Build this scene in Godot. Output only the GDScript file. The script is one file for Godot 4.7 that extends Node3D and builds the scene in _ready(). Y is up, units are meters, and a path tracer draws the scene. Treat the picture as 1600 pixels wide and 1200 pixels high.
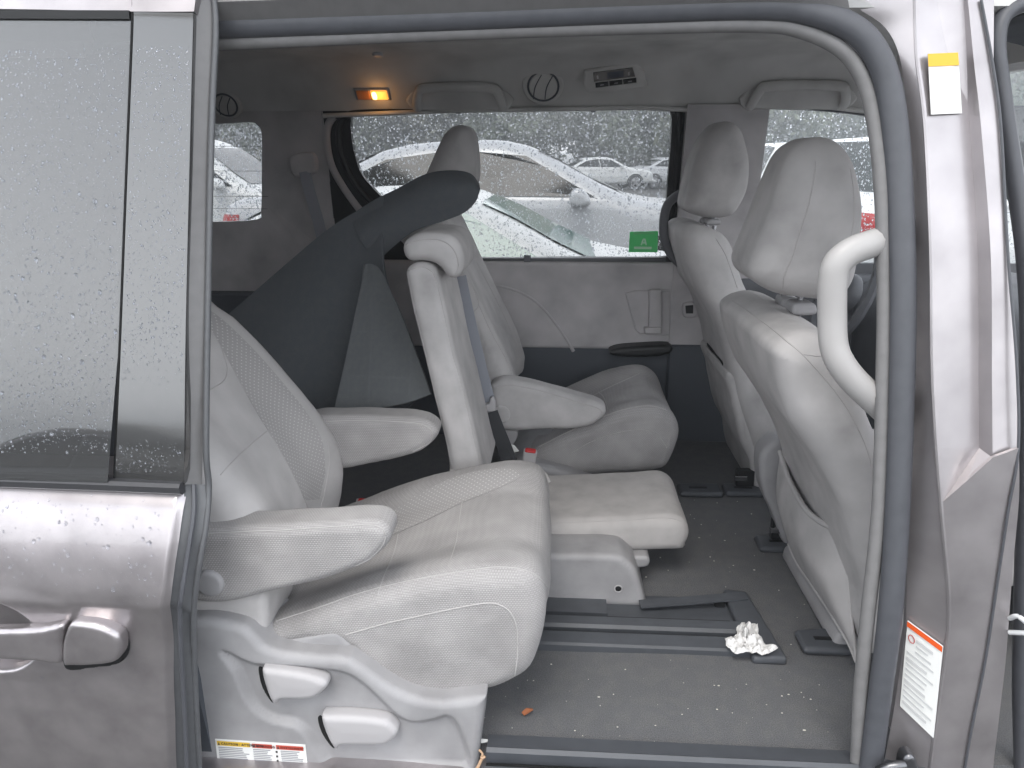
extends Node3D
# Interior of a grey minivan seen through its open sliding door on a rainy day.
# x runs towards the front of the van, y up, z out of the van's right side; metres.

const EYE := Vector3(0, 1.5, 1.13)
var M := {}
var names := {}
var rng := RandomNumberGenerator.new()

# ---------------------------------------------------------------- helpers
func v2(a: Array) -> PackedVector2Array:
	var o := PackedVector2Array()
	for i in range(0, a.size(), 2): o.append(Vector2(a[i], a[i + 1]))
	return o

func v3(a: Array) -> PackedVector3Array:
	var o := PackedVector3Array()
	for i in range(0, a.size(), 3): o.append(Vector3(a[i], a[i + 1], a[i + 2]))
	return o

func smooth2(p: PackedVector2Array, n := 3) -> PackedVector2Array:
	var o := PackedVector2Array()
	var c := p.size()
	for i in c:
		var a := p[(i - 1 + c) % c]
		var b := p[i]
		var d := p[(i + 1) % c]
		var e := p[(i + 2) % c]
		for k in n: o.append(b.cubic_interpolate(d, a, e, float(k) / n))
	return o

func smooth3(p: PackedVector3Array, n := 4, closed := false) -> PackedVector3Array:
	var o := PackedVector3Array()
	var c := p.size()
	for i in (c if closed else c - 1):
		var a := p[(i - 1 + c) % c] if closed else p[maxi(i - 1, 0)]
		var d := p[(i + 1) % c]
		var e := p[(i + 2) % c] if closed else p[mini(i + 2, c - 1)]
		for k in n: o.append(p[i].cubic_interpolate(d, a, e, float(k) / n))
	if not closed: o.append(p[c - 1])
	return o

func numbered(called: String) -> String:
	var n: int = names.get(called, 0)
	names[called] = n + 1
	return called if n == 0 else "%s_%03d" % [called, n]

func thing(called: String, label: String, category: String, at := Vector3.ZERO, group := "") -> Node3D:
	var o := Node3D.new()
	o.name = numbered(called)
	add_child(o)
	o.position = at
	o.set_meta("label", label)
	o.set_meta("category", category)
	if group: o.set_meta("group", group)
	return o

func put(called: String, mesh: Mesh, mat: Material, parent: Node = null, label := "") -> MeshInstance3D:
	var o := MeshInstance3D.new()
	o.name = called if parent else numbered(called)
	o.mesh = mesh
	o.material_override = mat
	(parent if parent else self).add_child(o, true)
	if label: o.set_meta("label", label)
	return o

func tag(o: Node, label: String, category: String, group := "") -> Node:
	o.set_meta("label", label)
	o.set_meta("category", category)
	if group: o.set_meta("group", group)
	return o

func kind(o: Node, k: String) -> Node:
	o.set_meta("kind", k)
	return o

func arrays(v: PackedVector3Array, n: PackedVector3Array, idx: PackedInt32Array, uv = null) -> ArrayMesh:
	var a := []
	a.resize(Mesh.ARRAY_MAX)
	a[Mesh.ARRAY_VERTEX] = v
	a[Mesh.ARRAY_NORMAL] = n
	a[Mesh.ARRAY_INDEX] = idx
	if uv: a[Mesh.ARRAY_TEX_UV] = uv
	var m := ArrayMesh.new()
	m.add_surface_from_arrays(Mesh.PRIMITIVE_TRIANGLES, a)
	return m

# signed distance of grid points to a closed outline, negative inside
func dist_grid(p: PackedVector2Array, ox: float, oy: float, c: float, nx: int, ny: int) -> PackedFloat32Array:
	var o := PackedFloat32Array()
	o.resize(nx * ny)
	var m := p.size()
	var e := PackedVector2Array()
	var il := PackedFloat32Array()
	for s in m:
		var q := p[(s + 1) % m] - p[s]
		e.append(q)
		il.append(1.0 / maxf(q.length_squared(), 1e-9))
	for j in ny:
		var y := oy + j * c
		for i in nx:
			var pt := Vector2(ox + i * c, y)
			var best := 1e9
			for s in m:
				var w := pt - p[s]
				var d := (w - e[s] * clampf(w.dot(e[s]) * il[s], 0.0, 1.0)).length_squared()
				if d < best: best = d
			best = sqrt(best)
			o[j * nx + i] = -best if Geometry2D.is_point_in_polygon(pt, p) else best
	return o

# A padded body: side outline extended across z from z0 to z1 with its edges rounded by k.
# o: mid (outline at the middle of the width), bulge, rel [[outline, depth, softness]] sunk in the z1 face, taper [[y, half width]]
func soft(poly: PackedVector2Array, z0: float, z1: float, k: float, c: float, o := {}) -> Dictionary:
	var sm: int = o.get("smooth", 3)
	var p := smooth2(poly, sm) if sm > 1 else poly
	var q: PackedVector2Array = smooth2(o.mid, sm) if o.has("mid") else p
	var lo := p[0]
	var hi := p[0]
	for t in p:
		lo = lo.min(t)
		hi = hi.max(t)
	for t in q:
		lo = lo.min(t)
		hi = hi.max(t)
	var bulge: float = o.get("bulge", 0.0)
	lo -= Vector2(c, c) * 2.0
	hi += Vector2(c, c) * 2.0
	var hw := (z1 - z0) / 2
	var zc := (z1 + z0) / 2
	var nx := int(ceil((hi.x - lo.x) / c)) + 1
	var ny := int(ceil((hi.y - lo.y) / c)) + 1
	var zlo := z0 - bulge - c * 2
	var nz := int(ceil((z1 + bulge + c * 2 - zlo) / c)) + 1
	var dA := dist_grid(p, lo.x, lo.y, c, nx, ny)
	var dB := dist_grid(q, lo.x, lo.y, c, nx, ny) if o.has("mid") else dA
	var two := o.has("mid")
	var rel := PackedFloat32Array()
	rel.resize(nx * ny)
	for rr in o.get("rel", []):
		var g := dist_grid(smooth2(rr[0], 3), lo.x, lo.y, c, nx, ny)
		for i in nx * ny: rel[i] += rr[1] * (1.0 - smoothstep(-rr[2], rr[2], g[i]))
	var lump: float = o.get("lump", 0.0)
	var taper: Array = o.get("taper", [])
	var f := PackedFloat32Array()
	f.resize(nx * ny * nz)
	var wts := PackedFloat32Array()
	var wa: float = o.get("wa", 0.4)
	var wb: float = o.get("wb", 0.85)
	for kz in nz: wts.append(smoothstep(wa, wb, absf(zlo + kz * c - zc) / hw))
	var s := nx * ny
	for j in ny:
		var y := lo.y + j * c
		var h := hw
		for t in taper.size() - 1:
			if y >= taper[t][0] and y <= taper[t + 1][0]: h = lerpf(taper[t][1], taper[t + 1][1], (y - taper[t][0]) / (taper[t + 1][0] - taper[t][0]))
		if taper.size() and y < taper[0][0]: h = taper[0][1]
		if taper.size() and y > taper[-1][0]: h = taper[-1][1]
		for i in nx:
			var at := j * nx + i
			var a0 := dA[at]
			var b0 := dB[at]
			if a0 > c * 3.0 and b0 > c * 3.0:
				for kz in nz: f[kz * s + at] = 1.0
				continue
			var bl := bulge * (1.0 - exp(minf(a0, 0.0) / (k * 2.0 + 0.02))) if bulge > 0.0 else 0.0
			var r0 := rel[at]
			for kz in nz:
				var z := zlo + kz * c - zc
				var a := (lerpf(b0, a0, wts[kz]) if two else a0) + k
				var b := absf(z) - h + k - bl
				if z > 0.0: b += r0
				if lump > 0.0 and a > -c * 3.0 - k and maxf(a, b) > k - c * 4.0:
					var xx := lo.x + i * c
					var w := lump * (sin(41.0 * xx + 23.0 * y) * sin(37.0 * z - 11.0 * xx) + 0.7 * sin(67.0 * y - 29.0 * z + 1.3) * sin(53.0 * xx + 1.7))
					a += w
					b += w
				if a > 0.0 and b > 0.0: f[kz * s + at] = sqrt(a * a + b * b) - k
				else: f[kz * s + at] = maxf(a, b) - k
	var G := {"f": f, "nx": nx, "ny": ny, "nz": nz, "c": c, "o": Vector3(lo.x, lo.y, zlo)}
	G.mesh = nets(G)
	return G

# surface nets over a sampled field
func nets(G: Dictionary) -> ArrayMesh:
	var f: PackedFloat32Array = G.f
	var nx: int = G.nx
	var ny: int = G.ny
	var nz: int = G.nz
	var c: float = G.c
	var o: Vector3 = G.o
	var s := nx * ny
	var id := PackedInt32Array()
	id.resize(s * nz)
	id.fill(-1)
	var V := PackedVector3Array()
	var N := PackedVector3Array()
	var I := PackedInt32Array()
	for k in nz - 1:
		for j in ny - 1:
			var base := k * s + j * nx
			for i in nx - 1:
				var b := base + i
				var f0 := f[b]
				var f1 := f[b + 1]
				var f2 := f[b + nx]
				var f3 := f[b + nx + 1]
				var f4 := f[b + s]
				var f5 := f[b + s + 1]
				var f6 := f[b + s + nx]
				var f7 := f[b + s + nx + 1]
				var neg := int(f0 < 0) + int(f1 < 0) + int(f2 < 0) + int(f3 < 0) + int(f4 < 0) + int(f5 < 0) + int(f6 < 0) + int(f7 < 0)
				if neg == 0 or neg == 8: continue
				var sum := Vector3.ZERO
				var cnt := 0
				if (f0 < 0) != (f1 < 0): sum += Vector3(f0 / (f0 - f1), 0, 0); cnt += 1
				if (f2 < 0) != (f3 < 0): sum += Vector3(f2 / (f2 - f3), 1, 0); cnt += 1
				if (f4 < 0) != (f5 < 0): sum += Vector3(f4 / (f4 - f5), 0, 1); cnt += 1
				if (f6 < 0) != (f7 < 0): sum += Vector3(f6 / (f6 - f7), 1, 1); cnt += 1
				if (f0 < 0) != (f2 < 0): sum += Vector3(0, f0 / (f0 - f2), 0); cnt += 1
				if (f1 < 0) != (f3 < 0): sum += Vector3(1, f1 / (f1 - f3), 0); cnt += 1
				if (f4 < 0) != (f6 < 0): sum += Vector3(0, f4 / (f4 - f6), 1); cnt += 1
				if (f5 < 0) != (f7 < 0): sum += Vector3(1, f5 / (f5 - f7), 1); cnt += 1
				if (f0 < 0) != (f4 < 0): sum += Vector3(0, 0, f0 / (f0 - f4)); cnt += 1
				if (f1 < 0) != (f5 < 0): sum += Vector3(1, 0, f1 / (f1 - f5)); cnt += 1
				if (f2 < 0) != (f6 < 0): sum += Vector3(0, 1, f2 / (f2 - f6)); cnt += 1
				if (f3 < 0) != (f7 < 0): sum += Vector3(1, 1, f3 / (f3 - f7)); cnt += 1
				id[b] = V.size()
				V.append(o + (Vector3(i, j, k) + sum / cnt) * c)
				N.append(Vector3(f1 + f3 + f5 + f7 - f0 - f2 - f4 - f6, f2 + f3 + f6 + f7 - f0 - f1 - f4 - f5, f4 + f5 + f6 + f7 - f0 - f1 - f2 - f3).normalized())
	for k in range(1, nz - 1):
		for j in range(1, ny - 1):
			for i in range(1, nx - 1):
				var b := k * s + j * nx + i
				var inside := f[b] < 0
				if inside != (f[b + 1] < 0): quad(I, id[b - nx - s], id[b - s], id[b], id[b - nx], not inside)
				if inside != (f[b + nx] < 0): quad(I, id[b - 1 - s], id[b - s], id[b], id[b - 1], inside)
				if inside != (f[b + s] < 0): quad(I, id[b - 1 - nx], id[b - nx], id[b], id[b - 1], not inside)
	return arrays(V, N, I)

func quad(I: PackedInt32Array, a: int, b: int, c: int, d: int, flip: bool) -> void:
	if a < 0 or b < 0 or c < 0 or d < 0: return
	if flip: I.append_array([a, b, c, a, c, d])
	else: I.append_array([a, c, b, a, d, c])

func field(G: Dictionary, p: Vector3) -> float:
	var q: Vector3 = (p - G.o) / G.c
	var i := int(floor(q.x))
	var j := int(floor(q.y))
	var k := int(floor(q.z))
	if i < 0 or j < 0 or k < 0 or i >= G.nx - 1 or j >= G.ny - 1 or k >= G.nz - 1: return 1.0
	var t := q - Vector3(i, j, k)
	var f: PackedFloat32Array = G.f
	var nx: int = G.nx
	var s: int = nx * G.ny
	var b := k * s + j * nx + i
	var e := lerpf(lerpf(f[b], f[b + 1], t.x), lerpf(f[b + nx], f[b + nx + 1], t.x), t.y)
	var g := lerpf(lerpf(f[b + s], f[b + s + 1], t.x), lerpf(f[b + s + nx], f[b + s + nx + 1], t.x), t.y)
	return lerpf(e, g, t.z)

func grad(G: Dictionary, p: Vector3) -> Vector3:
	var e: float = G.c * 0.8
	return Vector3(field(G, p + Vector3(e, 0, 0)) - field(G, p - Vector3(e, 0, 0)), field(G, p + Vector3(0, e, 0)) - field(G, p - Vector3(0, e, 0)), field(G, p + Vector3(0, 0, e)) - field(G, p - Vector3(0, 0, e))).normalized()

# first point of a body's surface on the way from a, through b and on
func hit(G: Dictionary, a: Vector3, b: Vector3) -> Vector3:
	var d := (b - a).normalized()
	var mid: Vector3 = G.o + Vector3(G.nx, G.ny, G.nz) * G.c * 0.5
	var r: float = Vector3(G.nx, G.ny, G.nz).length() * G.c * 0.5
	var t := maxf(0.0, (mid - a).dot(d) - r)
	var end := t + 2.0 * r
	var last := 1.0
	while t < end:
		var v := field(G, a + d * t)
		if v < 0.0: return a + d * (t - G.c * 0.4 * (-v) / (last - v))
		last = v
		t += G.c * 0.4
	return Vector3.INF

func seam(G: Dictionary, pts: PackedVector3Array, mat: Material, parent: Node, r := 0.0013, called := "seam") -> void:
	var path := PackedVector3Array()
	for p in smooth3(pts, 7):
		var h := hit(G, EYE, p)
		if h != Vector3.INF: path.append(h)
	if path.size() > 2: put(called, tube(path, r, 5), mat, parent)

# cloth panel lying on a padded body: rows of points, each row resampled to nu + 1
func panel(G: Dictionary, rows: Array, nu: int, nv: int, lift := 0.0015, flat := false) -> ArrayMesh:
	var V := PackedVector3Array()
	var N := PackedVector3Array()
	var U := PackedVector2Array()
	var I := PackedInt32Array()
	var ok := []
	for j in nv + 1:
		var t := float(j) / nv * (rows.size() - 1)
		var a := mini(int(t), rows.size() - 2)
		for i in nu + 1:
			var u := float(i) / nu
			var p := along(rows[a], u).lerp(along(rows[a + 1], u), t - a)
			var h := hit(G, EYE, p)
			ok.append(h != Vector3.INF)
			if h == Vector3.INF: h = p
			var n := grad(G, h)
			V.append(h + n * lift)
			N.append(n)
			U.append(Vector2(h.x, h.z) if flat else Vector2(h.z, h.y * 1.25))
	for j in nv:
		for i in nu:
			var b := j * (nu + 1) + i
			if ok[b] and ok[b + 1] and ok[b + nu + 1] and ok[b + nu + 2]:
				facing(V, N, I, b, b + 1, b + nu + 2)
				facing(V, N, I, b, b + nu + 2, b + nu + 1)
	return arrays(V, N, I, U)

func facing(V, N, I: PackedInt32Array, a: int, b: int, c: int) -> void:
	if (V[b] - V[a]).cross(V[c] - V[a]).dot(N[a]) < 0: I.append_array([a, b, c])
	else: I.append_array([a, c, b])

func along(p: PackedVector3Array, u: float) -> Vector3:
	var t := u * (p.size() - 1)
	var i := mini(int(t), p.size() - 2)
	return p[i].cubic_interpolate(p[i + 1], p[maxi(i - 1, 0)], p[mini(i + 2, p.size() - 1)], t - i)

# a section (x = sideways, y = up) swept along a path
func sweep(path: PackedVector3Array, sec: PackedVector2Array, up: Vector3, closed := false, capped := true) -> ArrayMesh:
	var st := SurfaceTool.new()
	st.begin(Mesh.PRIMITIVE_TRIANGLES)
	var n := path.size()
	var m := sec.size()
	var rings := []
	var mids := []
	for i in n:
		var t := (path[(i + 1) % n] - path[(i - 1 + n) % n]) if closed else (path[mini(i + 1, n - 1)] - path[maxi(i - 1, 0)])
		t = t.normalized()
		var side := t.cross(up).normalized()
		var u := side.cross(t).normalized()
		var ring := PackedVector3Array()
		for q in sec: ring.append(path[i] + side * q.x + u * q.y)
		rings.append(ring)
	st.set_smooth_group(0 if m > 6 or m == 5 else -1)
	var area := 0.0
	for i in m: area += sec[i].cross(sec[(i + 1) % m])
	for i in (n if closed else n - 1):
		var a: PackedVector3Array = rings[i]
		var b: PackedVector3Array = rings[(i + 1) % n]
		for j in m:
			var k := (j + 1) % m
			if area > 0: tri4(st, a[j], b[j], b[k], a[k])
			else: tri4(st, a[k], b[k], b[j], a[j])
	if capped and not closed:
		st.set_smooth_group(-1)
		var t := Geometry2D.triangulate_polygon(sec)
		for e in [0, n - 1]:
			for q in range(0, t.size(), 3):
				var w := [rings[e][t[q]], rings[e][t[q + 1]], rings[e][t[q + 2]]]
				var out: Vector3 = (path[0] - path[1]) if e == 0 else (path[n - 1] - path[n - 2])
				if (w[1] - w[0]).cross(w[2] - w[0]).dot(out) > 0: w.reverse()
				for x in w: st.add_vertex(x)
	st.generate_normals()
	return st.commit()

func tri4(st: SurfaceTool, a: Vector3, b: Vector3, c: Vector3, d: Vector3) -> void:
	for x in [a, c, b, a, d, c]: st.add_vertex(x)

func circle(r: float, n := 8, ry := 0.0) -> PackedVector2Array:
	var o := PackedVector2Array()
	for i in n: o.append(Vector2(cos(TAU * i / n) * r, sin(TAU * i / n) * (ry if ry > 0 else r)))
	return o

func tube(path: PackedVector3Array, r: float, n := 8, closed := false) -> ArrayMesh:
	var d := (path[path.size() - 1] - path[0]) if not closed else Vector3.BACK
	var up := Vector3.UP
	if absf(d.normalized().y) > 0.8: up = Vector3(0.3, 0, 1)
	if closed: up = Vector3(0.01, 0.02, 1)
	return sweep(path, circle(r, n), up, closed)

# flat plate: outline in (x, y) between z0 and z1, front edge bevelled
func plate(p: PackedVector2Array, z0: float, z1: float, bev := 0.0) -> ArrayMesh:
	if not Geometry2D.is_polygon_clockwise(p):
		p = p.duplicate()
		p.reverse()
	var st := SurfaceTool.new()
	st.begin(Mesh.PRIMITIVE_TRIANGLES)
	st.set_smooth_group(-1)
	var m := p.size()
	var q := p
	if bev > 0.0:
		var w := Geometry2D.offset_polygon(p, -bev, Geometry2D.JOIN_MITER)
		q = PackedVector2Array()
		for i in m:
			var e := (p[i] - p[(i - 1 + m) % m]).normalized()
			var g := (p[(i + 1) % m] - p[i]).normalized()
			var nn := (e + g).normalized()
			q.append(p[i] + Vector2(nn.y, -nn.x) * bev)
	var zb := z1 - signf(z1 - z0) * bev
	for i in m:
		var k := (i + 1) % m
		var a := [Vector3(p[i].x, p[i].y, z0), Vector3(p[k].x, p[k].y, z0), Vector3(p[k].x, p[k].y, zb), Vector3(p[i].x, p[i].y, zb), Vector3(q[i].x, q[i].y, z1), Vector3(q[k].x, q[k].y, z1)]
		if z1 > z0:
			tri4(st, a[0], a[3], a[2], a[1])
			if bev > 0: tri4(st, a[3], a[4], a[5], a[2])
		else:
			tri4(st, a[0], a[1], a[2], a[3])
			if bev > 0: tri4(st, a[3], a[2], a[5], a[4])
	var t := Geometry2D.triangulate_polygon(q)
	for i in range(0, t.size(), 3):
		for s in 2:
			var w := [t[i], t[i + 1], t[i + 2]]
			var z := z1 if s == 0 else z0
			var src := q if s == 0 else p
			var x := [Vector3(src[w[0]].x, src[w[0]].y, z), Vector3(src[w[1]].x, src[w[1]].y, z), Vector3(src[w[2]].x, src[w[2]].y, z)]
			var want := signf(z1 - z0) * (1.0 if s == 0 else -1.0)
			if (x[1] - x[0]).cross(x[2] - x[0]).z * want > 0: x.reverse()
			for y in x: st.add_vertex(y)
	st.generate_normals()
	return st.commit()

# a curved sheet with thickness: fn(u, v) gives the face, pushed by th along its normal for the back
func sheet(nu: int, nv: int, fn: Callable, th := 0.0, uvs := Vector2.ONE) -> ArrayMesh:
	var st := SurfaceTool.new()
	st.begin(Mesh.PRIMITIVE_TRIANGLES)
	var g := []
	var b := []
	for j in nv + 1:
		for i in nu + 1: g.append(fn.call(float(i) / nu, float(j) / nv))
	var nn := []
	for j in nv + 1:
		for i in nu + 1:
			var du: Vector3 = g[j * (nu + 1) + mini(i + 1, nu)] - g[j * (nu + 1) + maxi(i - 1, 0)]
			var dv: Vector3 = g[mini(j + 1, nv) * (nu + 1) + i] - g[maxi(j - 1, 0) * (nu + 1) + i]
			var n := du.cross(dv).normalized()
			nn.append(n)
			b.append(g[j * (nu + 1) + i] - n * th)
	for side in (2 if th > 0 else 1):
		st.set_smooth_group(0)
		var src: Array = g if side == 0 else b
		for j in nv:
			for i in nu:
				var q := [j * (nu + 1) + i, j * (nu + 1) + i + 1, (j + 1) * (nu + 1) + i + 1, (j + 1) * (nu + 1) + i]
				var order := [q[0], q[2], q[1], q[0], q[3], q[2]] if side == 0 else [q[0], q[1], q[2], q[0], q[2], q[3]]
				for w in order:
					st.set_uv(Vector2(float(w % (nu + 1)) / nu, 1.0 - float(w / (nu + 1)) / nv) * uvs)
					st.set_normal(nn[w] if side == 0 else -nn[w])
					st.add_vertex(src[w])
	if th > 0:
		var rim := []
		for i in nu: rim.append([i, i + 1])
		for j in nv: rim.append([j * (nu + 1) + nu, (j + 1) * (nu + 1) + nu])
		for i in nu: rim.append([nv * (nu + 1) + nu - i, nv * (nu + 1) + nu - i - 1])
		for j in nv: rim.append([(nv - j) * (nu + 1), (nv - j - 1) * (nu + 1)])
		for e in rim:
			var fl: Vector3 = (g[e[1]] - g[e[0]]).cross(nn[e[0]]).normalized()
			st.set_normal(fl)
			for x in [g[e[0]], g[e[1]], b[e[1]], g[e[0]], b[e[1]], b[e[0]]]:
				st.set_uv(Vector2.ZERO)
				st.add_vertex(x)
	return st.commit()

# a wall with a hole: both outlines have the same count, inner to outer
func ring(inner: PackedVector3Array, outer: PackedVector3Array, th: Vector3) -> ArrayMesh:
	var st := SurfaceTool.new()
	st.begin(Mesh.PRIMITIVE_TRIANGLES)
	st.set_smooth_group(-1)
	var n := inner.size()
	for i in n:
		var k := (i + 1) % n
		tri4(st, inner[i], outer[i], outer[k], inner[k])
		tri4(st, inner[i] + th, inner[k] + th, outer[k] + th, outer[i] + th)
		tri4(st, inner[i], inner[k], inner[k] + th, inner[i] + th)
		tri4(st, outer[i], outer[i] + th, outer[k] + th, outer[k])
	st.generate_normals()
	return st.commit()

func zfar(y: float) -> float: return -1.72 + maxf(0.0, y - 1.13) * 0.13

# wall panel of the far side between x0..x1, y0..y1 with a window hole whose outline is given
func far_wall(hole: PackedVector3Array, x0: float, x1: float, y0: float, y1: float, back := -0.03) -> ArrayMesh:
	var inner := PackedVector3Array()
	var outer := PackedVector3Array()
	var c := Vector3.ZERO
	for p in hole: c += p / hole.size()
	for p in hole:
		var d := p - c
		var t := 1e9
		if d.x > 1e-5: t = minf(t, (x1 - c.x) / d.x)
		if d.x < -1e-5: t = minf(t, (x0 - c.x) / d.x)
		if d.y > 1e-5: t = minf(t, (y1 - c.y) / d.y)
		if d.y < -1e-5: t = minf(t, (y0 - c.y) / d.y)
		inner.append(p)
		var q := c + d * t
		outer.append(Vector3(q.x, q.y, zfar(q.y)))
	for cor in [Vector2(x0, y0), Vector2(x1, y0), Vector2(x1, y1), Vector2(x0, y1)]:
		var best := 0
		for i in outer.size():
			if Vector2(outer[i].x, outer[i].y).distance_to(cor) < Vector2(outer[best].x, outer[best].y).distance_to(cor): best = i
		outer[best] = Vector3(cor.x, cor.y, zfar(cor.y))
	return ring(inner, outer, Vector3(0, 0, back))

func poly3(p: PackedVector3Array, th: Vector3) -> ArrayMesh:
	var st := SurfaceTool.new()
	st.begin(Mesh.PRIMITIVE_TRIANGLES)
	st.set_smooth_group(-1)
	var flat := PackedVector2Array()
	var n := Vector3.ZERO
	for i in p.size(): n += p[i].cross(p[(i + 1) % p.size()])
	n = n.normalized()
	var a := n.cross(Vector3.UP if absf(n.y) < 0.8 else Vector3.RIGHT).normalized()
	var b := n.cross(a)
	for q in p: flat.append(Vector2(q.dot(a), q.dot(b)))
	var t := Geometry2D.triangulate_polygon(flat)
	for i in range(0, t.size(), 3):
		for s in 2:
			var o := th * s
			var x := [p[t[i]] + o, p[t[i + 1]] + o, p[t[i + 2]] + o]
			if (x[1] - x[0]).cross(x[2] - x[0]).dot(th) * (1.0 if s == 0 else -1.0) < 0: x.reverse()
			for y in x: st.add_vertex(y)
	for i in p.size():
		var k := (i + 1) % p.size()
		if n.dot(th) < 0: tri4(st, p[i], p[i] + th, p[k] + th, p[k])
		else: tri4(st, p[i], p[k], p[k] + th, p[i] + th)
	st.generate_normals()
	return st.commit()

func box(a: Vector3, b: Vector3, bev := 0.0) -> ArrayMesh:
	return plate(PackedVector2Array([Vector2(a.x, a.y), Vector2(b.x, a.y), Vector2(b.x, b.y), Vector2(a.x, b.y)]), a.z, b.z, bev)

func copies(called: String, mesh: Mesh, mat: Material, where: Array, parent: Node) -> MultiMeshInstance3D:
	var mm := MultiMesh.new()
	mm.transform_format = MultiMesh.TRANSFORM_3D
	mm.mesh = mesh
	mm.instance_count = where.size()
	for i in where.size(): mm.set_instance_transform(i, where[i])
	var o := MultiMeshInstance3D.new()
	o.name = called
	o.multimesh = mm
	o.material_override = mat
	o.set_meta("kind", "stuff")
	(parent if parent else self).add_child(o, true)
	return o

# ---------------------------------------------------------------- materials
func mat(c: Color, rough := 0.8, metal := 0.0) -> StandardMaterial3D:
	var m := StandardMaterial3D.new()
	m.albedo_color = c
	m.roughness = rough
	m.metallic = metal
	return m

func noise_image(sz: int, freq: float, sd: int, lo: float, hi: float, power := 1.0, oct := 4, cell := false) -> Image:
	var n := FastNoiseLite.new()
	n.noise_type = FastNoiseLite.TYPE_CELLULAR if cell else FastNoiseLite.TYPE_SIMPLEX_SMOOTH
	n.frequency = freq
	n.seed = sd
	n.fractal_octaves = oct
	var im := n.get_seamless_image(sz, sz)
	var o := Image.create(sz, sz, false, Image.FORMAT_RGB8)
	for y in sz:
		for x in sz:
			var v := lerpf(lo, hi, pow(im.get_pixel(x, y).r, power))
			o.set_pixel(x, y, Color(v, v, v))
	return o

func tex(im: Image) -> ImageTexture: return ImageTexture.create_from_image(im)

func tri(m: StandardMaterial3D, s: float) -> StandardMaterial3D:
	m.uv1_triplanar = true
	m.uv1_world_triplanar = true
	m.uv1_scale = Vector3(s, s, s)
	return m

func blotch(m: StandardMaterial3D, t: Texture2D, s: float) -> StandardMaterial3D:
	m.detail_enabled = true
	m.detail_blend_mode = BaseMaterial3D.BLEND_MODE_MUL
	m.detail_albedo = t
	m.detail_uv_layer = BaseMaterial3D.DETAIL_UV_2
	m.uv2_triplanar = true
	m.uv2_world_triplanar = true
	m.uv2_scale = Vector3(s, s, s)
	return m

func bumpy(m: StandardMaterial3D, t: Texture2D, cm: float) -> StandardMaterial3D:
	m.heightmap_enabled = true
	m.heightmap_texture = t
	m.heightmap_scale = cm
	return m

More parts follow.
